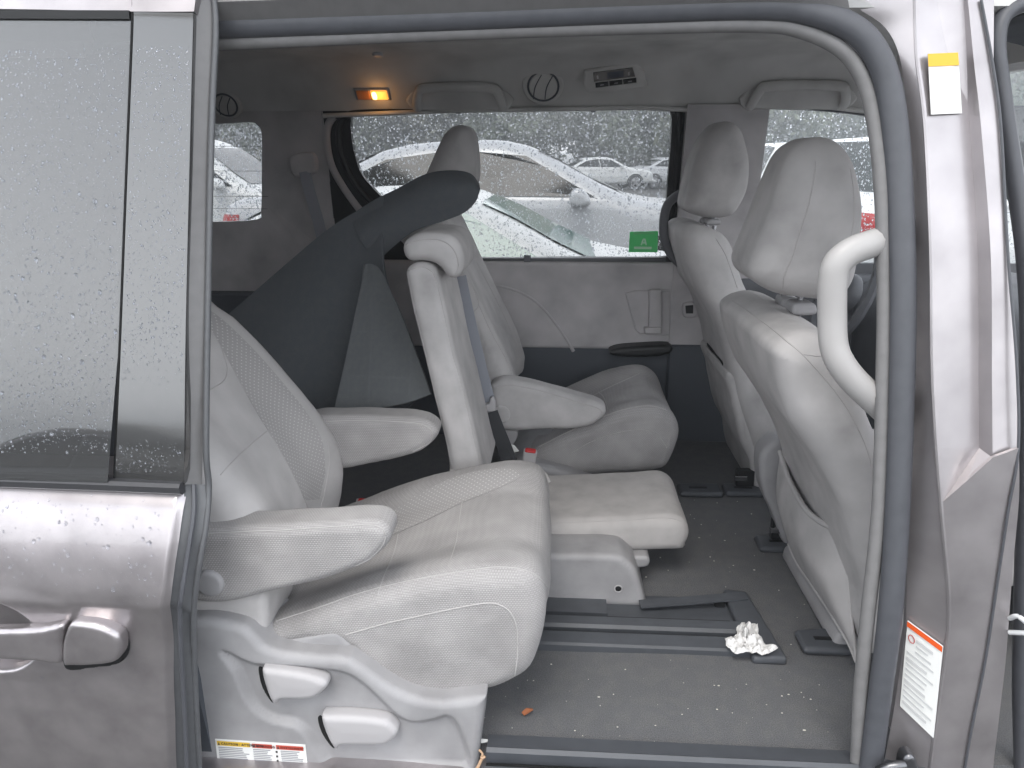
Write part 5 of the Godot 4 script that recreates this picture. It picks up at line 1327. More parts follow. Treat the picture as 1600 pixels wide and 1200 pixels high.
func far_seat() -> void:
	var t := thing("captain_chair", "light grey cloth captain chair by the far window, carrying a tall headrest", "car seat", Vector3.ZERO, "second row captain chairs")
	var side := v2([-0.1339, 0.5121, -0.0723, 0.5965, -0.0114, 0.6353, 0.0687, 0.6806, 0.2008, 0.7413, 0.2989, 0.7602, 0.3509, 0.7466, 0.3829, 0.7092, 0.392, 0.6623, 0.3747, 0.5902, 0.3432, 0.5453, 0.2465, 0.5293, 0.1406, 0.5219])
	var mid := PackedVector2Array()
	for p in side: mid.append(p + Vector2(0.004, -0.018 if p.y > 0.6 else 0.0))
	var cu := soft(side, -1.56, -1.04, 0.035, 0.0105, {"mid": mid, "wa": 0.35, "wb": 0.8, "bulge": 0.008, "lump": 0.0006})
	var cush := put("seat_cushion", cu.mesh, M.cloth, t)
	seam(cu, v3([0.0562, 0.6014, -1.04, 0.1096, 0.6375, -1.04, 0.1687, 0.6648, -1.04, 0.2374, 0.6835, -1.04, 0.2869, 0.6846, -1.04, 0.3276, 0.6643, -1.04, 0.3536, 0.6262, -1.04]), M.thread_dark, cush)
	seam(cu, v3([-0.0487, 0.5963, -1.1, 0.07, 0.6635, -1.1, 0.2046, 0.7253, -1.1, 0.2944, 0.7444, -1.1, 0.3513, 0.7327, -1.1]), M.thread, cush)
	seam(cu, v3([0.1064, 0.6408, -1.45, 0.1934, 0.6918, -1.45, 0.2727, 0.7323, -1.45, 0.3064, 0.7499, -1.45]), M.thread_dark, cush)
	seam(cu, v3([0.1852, 0.6597, -1.3, 0.1704, 0.7015, -1.3, 0.1498, 0.7243, -1.3]), M.thread_dark, cush)
	put("side_cover", soft(v2([-0.0617, 0.6008, -0.0111, 0.624, 0.0094, 0.6136, 0.1339, 0.524, 0.1582, 0.4161, -0.1333, 0.384, -0.1541, 0.5161, -0.1025, 0.5777]), -1.5, -1.05, 0.02, 0.012).mesh, M.plastic, t)
	var fr := v2([-0.3655, 1.3177, -0.3249, 1.2677, -0.2772, 1.1655, -0.234, 1.0745, -0.1878, 0.9774, -0.1604, 0.9209, -0.1306, 0.8429, -0.1183, 0.7331])
	var prof := PackedVector2Array(fr)
	for i in range(fr.size() - 1, -1, -1): prof.append(fr[i] + Vector2(-0.14, -0.02))
	var mid2 := PackedVector2Array()
	for p in prof: mid2.append(p + Vector2(-0.02, -0.006))
	var bk := soft(prof, -1.57, -1.06, 0.045, 0.0115, {"mid": mid2, "wa": 0.3, "wb": 0.8, "bulge": 0.006, "lump": 0.0006, "smooth": 2})
	var back := put("backrest", bk.mesh, M.cloth_plain, t)
	seam(bk, v3([-0.2836, 1.1689, -1.06, -0.2536, 1.121, -1.06, -0.2349, 1.0725, -1.06, -0.2509, 1.0467, -1.06]), M.thread, back)
	seam(bk, v3([-0.2392, 1.0626, -1.1, -0.2003, 0.9742, -1.1, -0.1566, 0.8923, -1.1, -0.1364, 0.8402, -1.1]), M.thread, back)
	seam(bk, v3([-0.2815, 1.144, -1.45, -0.226, 1.036, -1.45, -0.1693, 0.9161, -1.45, -0.1298, 0.7978, -1.45]), M.thread_dark, back)
	var hd := soft(v2([-0.4206, 1.4195, -0.3937, 1.4844, -0.3611, 1.5502, -0.334, 1.5807, -0.3054, 1.592, -0.2793, 1.5844, -0.2656, 1.5558, -0.2584, 1.4981, -0.2569, 1.4533, -0.2658, 1.4099, -0.2972, 1.3859, -0.3554, 1.3798, -0.4008, 1.3896]), -1.43, -1.19, 0.05, 0.010, {"bulge": 0.008, "lump": 0.0006})
	put("headrest", hd.mesh, M.cloth_plain, t)
	for z in [-1.24, -1.36]: put("headrest_post", tube(PackedVector3Array([Vector3(0, -0.09, z), Vector3(0.0, 0.09, z)]), 0.006, 8), M.chrome, t).position = Vector3(-0.374, 1.309, -1.3) * Vector3(1, 1, 0)
	var ar := soft(v2([-0.2007, 0.8177, -0.179, 0.8446, -0.1303, 0.8516, -0.0331, 0.8311, 0.0642, 0.8045, 0.1325, 0.7854, 0.1565, 0.7654, 0.1535, 0.7405, 0.1156, 0.7105, 0.067, 0.6968, -0.0313, 0.6924, -0.1581, 0.6874, -0.1855, 0.7456]), -1.075, -0.995, 0.022, 0.0075, {"bulge": 0.004, "lump": 0.0006})
	var arm := put("armrest", ar.mesh, M.cloth_plain, t)
	seam(ar, v3([-0.1748, 0.8279, -0.995, -0.13, 0.8369, -0.995, -0.0328, 0.8185, -0.995, 0.0645, 0.7898, -0.995, 0.127, 0.7706, -0.995, 0.143, 0.7544, -0.995, 0.1245, 0.7292, -0.995]), M.thread, arm, 0.0015)
	put("pivot_cap", soft(smooth2(shift(circle(0.030, 10), Vector3(-0.1631, 0.7434, -0.99)), 2), -1.01, -0.9895, 0.005, 0.005, {"smooth": 1}).mesh, M.cloth_plain, arm)
	put("armrest_bracket", soft(v2([-0.1732, 0.674, -0.1166, 0.6753, -0.1226, 0.6362, -0.1531, 0.6136, -0.1734, 0.635]), -1.08, -1.03, 0.006, 0.006).mesh, M.plastic_light, t)
	put("base_cover", soft(v2([-0.0795, 0.5671, -0.051, 0.5811, 0.0102, 0.5694, 0.0819, 0.5448, 0.1339, 0.5107, 0.117, 0.3969, -0.1118, 0.3898]), -1.2, -0.98, 0.02, 0.010).mesh, M.plastic, t)

func passenger_seat() -> void:
	var t := thing("front_passenger_seat", "light grey cloth front seat with scuffed back beside the open front doorway", "car seat", Vector3.ZERO, "front seats")
	# rear outline of the back, then its front, leaning
	var rear := v2([0.4212, 1.1472, 0.422, 1.1176, 0.44, 1.0577, 0.4719, 0.9901, 0.5241, 0.9216, 0.5773, 0.8357, 0.6158, 0.7548])
	rear.append_array(v2([0.662, 0.60, 0.685, 0.47]))
	var prof := PackedVector2Array(rear)
	for i in range(rear.size() - 1, 0, -1): prof.append(rear[i] + Vector2(0.16, -0.01))
	prof.append(rear[0] + Vector2(0.155, -0.012))
	prof.append(rear[0] + Vector2(0.10, 0.022))
	prof.append(rear[0] + Vector2(0.045, 0.024))
	var bk := soft(prof, -0.83, -0.235, 0.055, 0.0105, {"bulge": 0.012, "lump": 0.0006, "smooth": 2, "taper": [[0.75, 0.30], [1.0, 0.298], [1.15, 0.29], [1.28, 0.265]]})
	var back := put("backrest", bk.mesh, M.cloth_plain, t)
	seam(bk, v3([0.3508, 1.2236, -0.35, 0.3855, 1.2019, -0.35, 0.4331, 1.1684, -0.35, 0.4677, 1.1411, -0.35, 0.4997, 1.1161, -0.35, 0.5533, 1.0628, -0.35, 0.6065, 0.9987, -0.35, 0.6485, 0.9286, -0.35, 0.6796, 0.8565, -0.35]), M.thread, back)
	seam(bk, v3([0.4929, 1.1213, -0.33, 0.521, 1.1178, -0.33, 0.5521, 1.1196, -0.33]), M.thread, back)
	# hard lower back with map pocket
	var lip := PackedVector3Array([Vector3(0.628, 0.715, -0.8102), Vector3(0.622, 0.6887, -0.7134), Vector3(0.62, 0.6771, -0.6355), Vector3(0.625, 0.6655, -0.5547), Vector3(0.64, 0.6703, -0.4768), Vector3(0.664, 0.6873, -0.4066)])
	var hem := PackedVector3Array([Vector3(0.652, 0.4762, -0.7255), Vector3(0.655, 0.4587, -0.6543), Vector3(0.658, 0.4625, -0.5495), Vector3(0.663, 0.4631, -0.4124), Vector3(0.668, 0.4554, -0.3223), Vector3(0.672, 0.4372, -0.2779)])
	var belly := PackedVector3Array()
	for i in 6: belly.append(lip[i].lerp(hem[i], 0.5) + Vector3(-0.022 if i < 5 else -0.004, 0, 0))
	var pk := put("map_pocket", rows_sheet([lip, belly, hem], 40, 24, 0.006, 0.0), M.cloth_plain, t)
	put("pocket_hem", tube(smooth3(lip, 6), 0.0075, 8), M.cloth_plain, pk)
	put("pocket_seam", tube(smooth3(hem, 5), 0.004, 6), M.cloth_plain, pk)
	put("pocket_seam", tube(smooth3(PackedVector3Array([lip[5], belly[5], hem[5]]), 6), 0.003, 6), M.cloth_plain, pk)
	var hd := soft(v2([0.4105, 1.2938, 0.439, 1.3885, 0.4562, 1.4539, 0.4697, 1.4988, 0.4915, 1.5252, 0.5236, 1.5377, 0.556, 1.5352, 0.5828, 1.5164, 0.6039, 1.4836, 0.6192, 1.4375, 0.6278, 1.3932, 0.6306, 1.3227, 0.6276, 1.2543, 0.6113, 1.2235, 0.5683, 1.2076, 0.5215, 1.2099, 0.4726, 1.2178, 0.4293, 1.2385, 0.4108, 1.2606]), -0.69, -0.42, 0.06, 0.009, {"bulge": 0.010, "lump": 0.0006, "taper": [[1.2, 0.135], [1.4, 0.13], [1.56, 0.1]]})
	var head := put("headrest", hd.mesh, M.cloth_plain, t)
	seam(hd, v3([0.5065, 1.4903, -0.43, 0.5086, 1.4622, -0.43, 0.5039, 1.4062, -0.43, 0.4932, 1.3553, -0.43, 0.4836, 1.3034, -0.43, 0.4723, 1.2637, -0.43, 0.4703, 1.2342, -0.43]), M.thread, head)
	seam(hd, v3([0.5763, 1.4782, -0.43, 0.59, 1.4315, -0.43, 0.5967, 1.3814, -0.43, 0.5958, 1.3405, -0.43, 0.5934, 1.2912, -0.43]), M.thread_dark, head)
	for z in [-0.50, -0.62]: put("headrest_post", tube(PackedVector3Array([Vector3(0, -0.05, z), Vector3(0.0, 0.07, z)]), 0.0065, 8), M.chrome, t).position = Vector3(0.5332, 1.1916, -0.5) * Vector3(1, 1, 0)
	put("post_collar", soft(v2([0.5201, 1.1744, 0.5262, 1.1866, 0.5556, 1.187, 0.5657, 1.1764, 0.5628, 1.1627, 0.526, 1.1607]), -0.65, -0.59, 0.008, 0.005).mesh, M.plastic, t)
	put("post_collar", soft(v2([0.5092, 1.1842, 0.5161, 1.1971, 0.5517, 1.1975, 0.5626, 1.1863, 0.5602, 1.172, 0.5163, 1.17]), -0.53, -0.47, 0.008, 0.005).mesh, M.plastic, t)
	put("recline_cover", soft(v2([0.5783, 0.6741, 0.5852, 0.7133, 0.6089, 0.741, 0.6314, 0.7454, 0.6523, 0.715, 0.6793, 0.5975, 0.7, 0.4759, 0.6794, 0.4125, 0.632, 0.515, 0.5932, 0.595]), -0.90, -0.82, 0.015, 0.008).mesh, M.plastic, t)
	put("seat_base_cover", soft(v2([0.665, 0.40, 0.662, 0.445, 0.70, 0.455, 0.80, 0.455, 0.80, 0.40]), -0.78, -0.36, 0.01, 0.009).mesh, M.plastic, t)
	put("seat_cushion", soft(v2([0.74, 0.60, 0.73, 0.70, 0.76, 0.78, 0.9, 0.80, 1.08, 0.80, 1.12, 0.74, 1.08, 0.62]), -0.83, -0.30, 0.05, 0.016).mesh, M.cloth_plain, t)
	put("seat_frame", soft(v2([0.74, 0.42, 0.74, 0.6, 1.02, 0.6, 1.02, 0.42]), -0.78, -0.34, 0.03, 0.02, {"smooth": 1}).mesh, M.trim_dark, t)

func driver_seat() -> void:
	var t := thing("driver_seat", "light grey cloth driver seat with open map pocket behind the far pillar", "car seat", Vector3.ZERO, "front seats")
	var rear := v2([0.3918, 1.2754, 0.3946, 1.2325, 0.4163, 1.1653, 0.4525, 1.0838, 0.4943, 1.0236, 0.5207, 0.967, 0.5488, 0.8913, 0.584, 0.762, 0.6372, 0.6172, 0.7153, 0.4685])
	var prof := PackedVector2Array()
	for p in rear: prof.append(p)
	for i in range(rear.size() - 1, -1, -1): prof.append(rear[i] + Vector2(0.16 - (0.03 if i == 0 else 0.0), -0.01))
	prof.append(rear[0] + Vector2(0.05, 0.018))
	var bk := soft(prof, -1.70, -1.20, 0.05, 0.0115, {"bulge": 0.01, "lump": 0.0006, "smooth": 2, "taper": [[0.75, 0.26], [1.05, 0.255], [1.2, 0.22], [1.33, 0.18]]})
	var back := put("backrest", bk.mesh, M.cloth_plain, t)
	seam(bk, v3([0.4953, 1.2541, -1.25, 0.5269, 1.2084, -1.25, 0.5462, 1.1683, -1.25, 0.5766, 1.0971, -1.25]), M.thread, back)
	var low := PackedVector2Array()
	var lrear := v2([0.5571, 0.8259, 0.5772, 0.7529, 0.6018, 0.6555, 0.6282, 0.5722, 0.6628, 0.5117])
	for p in lrear: low.append(p)
	low.append(lrear[4] + Vector2(0.03, -0.12))
	low.append(lrear[4] + Vector2(0.10, -0.12))
	for i in range(4, -1, -1): low.append(lrear[i] + Vector2(0.13, -0.005))
	var pk := soft(low, -1.69, -1.21, 0.022, 0.010, {"smooth": 2, "bulge": 0.006, "lump": 0.0006})
	var pocket := put("map_pocket", pk.mesh, M.cloth_plain, t)
	seam(pk, v3([0.4842, 0.9112, -1.22, 0.5067, 0.8859, -1.22, 0.5529, 0.8477, -1.22, 0.5988, 0.8399, -1.22]), M.thread, pocket, 0.005)
	seam(pk, v3([0.5938, 0.8506, -1.22, 0.6078, 0.7633, -1.22, 0.6263, 0.6743, -1.22, 0.6452, 0.5834, -1.22]), M.thread_dark, pocket)
	put("pocket_mouth", soft(v2([0.5602, 0.8414, 0.5894, 0.8203, 0.6284, 0.792, 0.5963, 0.7915, 0.5693, 0.8127]), -1.58, -1.3, 0.005, 0.006).mesh, M.gap, t)
	var hd := soft(v2([0.408, 1.3493, 0.4225, 1.4437, 0.4452, 1.5319, 0.4723, 1.5811, 0.5011, 1.6025, 0.5416, 1.6043, 0.5745, 1.577, 0.5961, 1.5179, 0.6057, 1.458, 0.6011, 1.3952, 0.5826, 1.3458, 0.5578, 1.3166, 0.508, 1.3081, 0.4548, 1.3141, 0.42, 1.3285]), -1.56, -1.30, 0.055, 0.010, {"bulge": 0.008, "lump": 0.0006, "taper": [[1.3, 0.13], [1.45, 0.125], [1.6, 0.095]]})
	put("headrest", hd.mesh, M.cloth_plain, t)
	for z in [-1.36, -1.48]: put("headrest_post", tube(PackedVector3Array([Vector3(0, -0.06, z), Vector3(0, 0.07, z)]), 0.0065, 8), M.chrome, t).position = Vector3(0.511, 1.3013, -1.4) * Vector3(1, 1, 0)
	for q in [Vector3(0.5037, 1.2942, -1.36), Vector3(0.5103, 1.2885, -1.48)]: put("post_collar", soft(shift(v2([-0.022, -0.008, -0.018, 0.01, 0.018, 0.01, 0.022, -0.008]), q), q.z - 0.02, q.z + 0.02, 0.006, 0.005).mesh, M.plastic, t)
	put("seat_cushion", soft(v2([0.74, 0.60, 0.73, 0.70, 0.76, 0.78, 0.9, 0.80, 1.0, 0.80, 1.04, 0.74, 1.0, 0.62]), -1.68, -1.20, 0.05, 0.016).mesh, M.cloth_plain, t)
	put("seat_frame", soft(v2([0.74, 0.42, 0.74, 0.6, 0.98, 0.6, 0.98, 0.42]), -1.64, -1.26, 0.03, 0.02, {"smooth": 1}).mesh, M.trim_dark, t)

# ---------------------------------------------------------------- loose things
func rows_sheet(rows: Array, nu: int, nv: int, th: float, wob := 0.0) -> ArrayMesh:
	var fn := func(u: float, v: float) -> Vector3:
		var cols := PackedVector3Array()
		for r in rows: cols.append(along(r, u))
		var p := along(cols, 1.0 - v)
		return p + Vector3(0, 0, wob * (sin(u * 11.0 + v * 3.0) + 0.6 * sin(v * 13.0 - u * 5.0)))
	return sheet(nu, nv, fn, th)

func build_small_things() -> void:
	var m := thing("floor_mat", "stiff dark grey carpet mat propped up and folded behind the centre seat", "floor mat", Vector3.ZERO)
	put("mat_body", rows_sheet([v3([-0.9896, 1.0384, -0.97, -0.8204, 1.1737, -0.97, -0.6592, 1.2976, -0.97, -0.5629, 1.355, -0.97, -0.4878, 1.3938, -0.97]), v3([-0.9732, 0.9191, -0.88, -0.8083, 0.9508, -0.88, -0.6527, 1.0193, -0.88, -0.5549, 1.1036, -0.88, -0.4745, 1.1817, -0.88]), v3([-0.9786, 0.8087, -0.8, -0.8011, 0.7149, -0.8, -0.6136, 0.7195, -0.8, -0.4811, 0.7713, -0.8, -0.3532, 0.8784, -0.8])], 40, 30, 0.008, 0.003), M.mat_back, m)
	put("mat_tongue", rows_sheet([v3([-0.5887, 1.34, -0.98, -0.518, 1.3827, -0.98, -0.4527, 1.4126, -0.98, -0.3699, 1.4524, -0.98, -0.2997, 1.4627, -0.98, -0.2446, 1.4543, -0.98, -0.22, 1.4269, -0.98]), v3([-0.5534, 1.2809, -0.93, -0.4819, 1.3304, -0.93, -0.4081, 1.379, -0.93, -0.3361, 1.4115, -0.93, -0.2795, 1.4268, -0.93, -0.234, 1.4286, -0.93, -0.2132, 1.4169, -0.93]), v3([-0.5101, 1.2098, -0.93, -0.4641, 1.2531, -0.93, -0.3969, 1.3012, -0.93, -0.3227, 1.326, -0.93, -0.2636, 1.3487, -0.93, -0.2313, 1.3762, -0.93, -0.2169, 1.4017, -0.93])], 40, 14, 0.008, 0.002), M.mat_back, m)
	put("folded_corner", rows_sheet([v3([-0.5191, 1.2198, -0.845, -0.5102, 1.2216, -0.845, -0.4979, 1.22, -0.845, -0.4827, 1.2097, -0.845, -0.4696, 1.1907, -0.845]), v3([-0.5509, 1.0395, -0.77, -0.5122, 1.0436, -0.77, -0.4685, 1.0478, -0.77, -0.425, 1.0519, -0.77, -0.3971, 1.0558, -0.77]), v3([-0.5839, 0.8607, -0.69, -0.5465, 0.8525, -0.69, -0.4684, 0.8613, -0.69, -0.3904, 0.879, -0.69, -0.3249, 0.9034, -0.69])], 26, 26, 0.009, 0.002), M.mat_pile, m, "lighter carpet pile side of the folded corner")
	# tissue
	var fn := FastNoiseLite.new()
	fn.seed = 5
	fn.frequency = 22.0
	var c := Vector3(0.4479, 0.425, -0.3313)
	var outl := v3([0.4027, 0.425, -0.3495, 0.4276, 0.425, -0.3629, 0.444, 0.425, -0.4029, 0.4708, 0.425, -0.4145, 0.4957, 0.425, -0.4061, 0.4779, 0.425, -0.3707, 0.4854, 0.425, -0.3428, 0.5101, 0.425, -0.3169, 0.4822, 0.425, -0.2973, 0.446, 0.425, -0.2995, 0.4115, 0.425, -0.2974, 0.406, 0.425, -0.3241])
	var crumple := func(u: float, v: float) -> Vector3:
		var a := u * TAU
		var p := along(outl, u) if u < 1.0 else outl[0]
		if u > 11.0 / 12.0: p = outl[11].lerp(outl[0], (u - 11.0 / 12.0) * 12.0)
		else:
			var t := u * 12.0
			p = outl[int(t)].lerp(outl[(int(t) + 1) % 12], t - int(t))
		var q := c.lerp(p, v)
		var h := absf(fn.get_noise_2d(q.x, q.z)) * 0.085 + absf(fn.get_noise_2d(q.x * 2.3 + 9.0, q.z * 2.3)) * 0.035
		return q + Vector3(fn.get_noise_2d(q.z, q.x) * 0.01, 0.004 + h * (1.1 - v * 0.85), 0.0)
	tag(put("crumpled_tissue", sheet(72, 14, crumple), M.tissue), "crumpled white paper tissue lying on the end of the seat track", "tissue")
	var leafm := mat(Color(0.60, 0.36, 0.22), 0.8)
	var lf := v3([-0.0563, 0.407, -0.1138, -0.0475, 0.407, -0.1235, -0.0345, 0.407, -0.1298, -0.0329, 0.407, -0.1225, -0.0417, 0.407, -0.111, -0.0508, 0.407, -0.1087])
	for i in lf.size(): lf[i].y += 0.003 * sin(i * 2.1) + 0.002
	tag(put("dry_leaf", poly3(lf, Vector3(0, -0.0015, 0)), leafm), "small brown dry leaf lying on the carpet by the sill", "leaf")
	tag(put("paper_scrap", poly3(v3([-0.1326, 0.412, -0.034, -0.1187, 0.412, -0.0332, -0.1158, 0.412, -0.0284, -0.1304, 0.412, -0.0243]), Vector3(0, -0.002, 0)), M.paper), "tiny white pointed paper scrap at the foot of the seat cover", "paper scrap")
	tag(put("paper_strip", poly3(v3([0.2951, 0.412, -0.0293, 0.3095, 0.412, -0.0286, 0.3086, 0.412, -0.0238, 0.2942, 0.412, -0.0245]), Vector3(0, -0.002, 0)), M.paper), "thin white paper strip lying on the dark sill plate", "paper scrap")
	var wood := mat(Color(0.70, 0.58, 0.47), 0.85)
	var tw := thing("dry_twig", "dry curled brown leaf stalk caught between seat cover and sill", "twig")
	put("stalk", tube(smooth3(v3([-0.1305, 0.425, 0.0088, -0.1236, 0.425, 0.0178, -0.125, 0.425, 0.0271, -0.1192, 0.425, 0.0252]), 4), 0.0022, 6), wood, tw)
	put("stalk", tube(smooth3(v3([-0.1199, 0.42, 0.0186, -0.1251, 0.42, 0.0266, -0.1285, 0.42, 0.0405, -0.1323, 0.42, 0.0497]), 4), 0.003, 6), wood, tw)
	# lint and crumbs on the carpet
	rng.seed = 12
	var where := []
	for i in 240:
		var p := Vector3(rng.randf_range(-0.2, 0.75), 0.408, rng.randf_range(-1.2, -0.05))
		if p.z < -0.30 and p.z > -0.58 and p.x < 0.55: continue
		var s := rng.randf_range(0.0004, 0.0016) * (1.6 if rng.randf() < 0.06 else 1.0)
		where.append(Transform3D(Basis(Vector3.UP, rng.randf() * TAU).scaled(Vector3(s * rng.randf_range(0.7, 2.2), s * 0.7, s)), p))
	var bm := SphereMesh.new()
	bm.radius = 1.0
	bm.height = 2.0
	bm.radial_segments = 6
	bm.rings = 3
	var cr := copies("carpet_crumbs", bm, mat(Color(0.80, 0.78, 0.74), 0.9), where, null)
	tag(cr, "scattered pale lint and crumbs on the grey carpet", "crumbs")

# ---------------------------------------------------------------- outside
var car_bits := {}

func car_body(kind_: String) -> Dictionary:
	if car_bits.has(kind_): return car_bits[kind_]
	var b := {}
	if kind_ == "sedan":
		b.G = soft(v2([-2.32, 0.55, -2.3, 0.86, -2.12, 0.99, -1.6, 1.03, -0.95, 1.37, -0.3, 1.45, 0.3, 1.41, 1.15, 1.0, 1.9, 0.90, 2.24, 0.76, 2.32, 0.5, 2.2, 0.28, -2.2, 0.28]), -0.9, 0.9, 0.13, 0.045, {"taper": [[0.3, 0.86], [0.6, 0.9], [0.95, 0.87], [1.05, 0.80], [1.45, 0.60]]})
		b.win = [v2([-1.42, 1.04, -0.9, 1.30, -0.33, 1.375, -0.31, 1.02]), v2([-0.275, 1.02, -0.295, 1.375, 0.28, 1.33, 0.85, 1.01])]
		b.front = [0.38, 1.12, 0.55]
		b.rear = [-1.02, -1.55, 0.55]
		b.y = [0.72, 0.8]
	else:
		b.G = soft(v2([-2.2, 0.5, -2.25, 0.95, -2.12, 1.12, -1.88, 1.58, -1.6, 1.68, -0.2, 1.73, 0.45, 1.66, 1.22, 1.12, 2.0, 1.0, 2.3, 0.8, 2.36, 0.5, 2.25, 0.3, -2.12, 0.3]), -0.93, 0.93, 0.13, 0.045, {"taper": [[0.3, 0.88], [0.6, 0.93], [1.05, 0.90], [1.15, 0.84], [1.72, 0.66]]})
		b.win = [v2([-1.95, 1.17, -1.78, 1.52, -1.0, 1.58, -0.95, 1.14]), v2([-0.88, 1.14, -0.92, 1.585, -0.12, 1.60, -0.08, 1.13]), v2([0.0, 1.13, -0.04, 1.60, 0.42, 1.55, 1.0, 1.13])]
		b.front = [0.55, 1.18, 0.6]
		b.rear = [-1.84, -2.10, 0.62]
		b.y = [0.85, 0.95]
	b.panes = []
	for s in [-1.0, 1.0]:
		for w in b.win:
			var pts := PackedVector3Array()
			var ps := PackedVector2Array()
			for i in w.size():
				for k in 4: ps.append(w[i].lerp(w[(i + 1) % w.size()], k / 4.0))
			for q in ps:
				var h := hit(b.G, Vector3(q.x, q.y, 2.0 * s), Vector3(q.x, q.y, 0))
				if h == Vector3.INF: h = Vector3(q.x, q.y, 0.7 * s)
				pts.append(h + Vector3(0, 0, 0.012 * s))
			b.panes.append(poly3(pts, Vector3(0, 0, -0.02 * s)))
	for e in [b.front, b.rear]:
		var G: Dictionary = b.G
		var fn := func(u: float, v: float) -> Vector3:
			var x := lerpf(e[0], e[1], v)
			var z := lerpf(-1, 1, u) * lerpf(e[2], e[2] * 1.14, v)
			var h := hit(G, Vector3(x, 2.5, z), Vector3(x, 0.4, z))
			return h + Vector3(0, 0.014, 0) if h != Vector3.INF else Vector3(x, 1.1, z)
		b.panes.append(sheet(8, 8, fn, 0.0))
	b.lamps = []
	for s in [-1.0, 1.0]:
		for e in [[-1.0, b.y[0] - 0.06, b.y[0] + 0.14], [1.0, b.y[0] - 0.13, b.y[0] + 0.02]]:
			var G: Dictionary = b.G
			var fn := func(u: float, v: float) -> Vector3:
				var a: float = lerpf(-0.25, 0.95, u)
				var dir := Vector3(e[0] * cos(a * 0.9), 0, s * sin(a * 0.9 + 0.25))
				var y := lerpf(e[1], e[2], v)
				var base := Vector3(e[0] * 1.85, y, s * 0.5)
				var h := hit(G, base + dir * 2.0, base)
				return h + dir * 0.012 if h != Vector3.INF else base
			b.lamps.append([e[0], sheet(8, 4, fn, 0.0)])
	car_bits[kind_] = b
	return b

func wheel_parts() -> Array:
	if car_bits.has("wheel"): return car_bits.wheel
	var st := SurfaceTool.new()
	for k in 5:
		var a := TAU * k / 5
		st.append_from(box(Vector3(-0.03, 0.03, -0.02), Vector3(0.03, 0.22, 0.03), 0.008), 0, Transform3D(Basis(Vector3.BACK, a), Vector3(0, 0, 0.055)))
	st.append_from(tube(ring_pts(0.215, 0.07), 0.016, 6, true), 0, Transform3D.IDENTITY)
	st.append_from(plate(circle(0.06, 12), 0.04, 0.09, 0.01), 0, Transform3D.IDENTITY)
	car_bits.wheel = [tube_flat(0.255, 0.075, 0.10), st.commit()]
	return car_bits.wheel

# tyre: a lathed ring, outer radius r + t, width w on each side
func tube_flat(r: float, t: float, w: float) -> ArrayMesh:
	var sec := v2([r - 0.04, -w * 0.8, r + t * 0.6, -w, r + t, -w * 0.75, r + t, w * 0.75, r + t * 0.6, w, r - 0.04, w * 0.8])
	var st := SurfaceTool.new()
	st.begin(Mesh.PRIMITIVE_TRIANGLES)
	st.set_smooth_group(-1)
	for i in 28:
		var a := TAU * i / 28
		var b := TAU * (i + 1) / 28
		for k in sec.size():
			var p := sec[k]
			var q := sec[(k + 1) % sec.size()]
			tri4(st, Vector3(cos(a) * p.x, sin(a) * p.x, p.y), Vector3(cos(b) * p.x, sin(b) * p.x, p.y), Vector3(cos(b) * q.x, sin(b) * q.x, q.y), Vector3(cos(a) * q.x, sin(a) * q.x, q.y))
	st.generate_normals()
	return st.commit()

func ring_pts(r: float, z: float) -> PackedVector3Array:
	var o := PackedVector3Array()
	for i in 24: o.append(Vector3(cos(TAU * i / 24) * r, sin(TAU * i / 24) * r, z))
	return o

func car(called: String, kind_: String, at: Vector3, turn: float, paint: Material, glass: Material, label: String, group: String) -> Node3D:
	var b := car_body(kind_)
	var t := thing(called, label, "car", at, group)
	t.rotation.y = deg_to_rad(turn)
	put("body", b.G.mesh, paint, t)
	for p in b.panes: put("window", p, glass, t)
	for l in b.lamps: put("headlight" if l[0] > 0 else "taillight", l[1], M.headlamp if l[0] > 0 else M.taillamp, t)
	var w := wheel_parts()
	for x in [-1.42, 1.42]:
		for s in [-1.0, 1.0]:
			var ty := put("wheel", w[0], M.tyre, t)
			ty.transform = Transform3D(Basis(Vector3.UP, 0.0 if s > 0 else PI), Vector3(x, 0.33, s * 0.83))
			put("rim", w[1], M.alloy, ty)
			put("wheel_arch", tube(arch_pts(x, s), 0.03, 6), M.tyre, t)
	for s in [-1.0, 1.0]:
		var mir := put("side_mirror", soft(v2([-0.07, -0.05, -0.06, 0.07, 0.03, 0.075, 0.09, 0.0, 0.06, -0.06]), -0.11, 0.11, 0.04, 0.025).mesh, paint, t)
		mir.position = Vector3(0.72 if kind_ == "sedan" else 0.85, b.y[1] + 0.2, s * 0.99)
	for s in [-1.0, 1.0]:
		for hx in [-0.75, 0.2]: put("door_handle", box(Vector3(hx - 0.1, b.y[1] + 0.07, s * 0.9), Vector3(hx + 0.1, b.y[1] + 0.1, s * 0.925), 0.008), paint, t)
	return t

func arch_pts(x: float, s: float) -> PackedVector3Array:
	var o := PackedVector3Array()
	for i in 13: o.append(Vector3(x + cos(PI * i / 12) * 0.38, 0.31 + sin(PI * i / 12) * 0.38, s * 0.885))
	return o

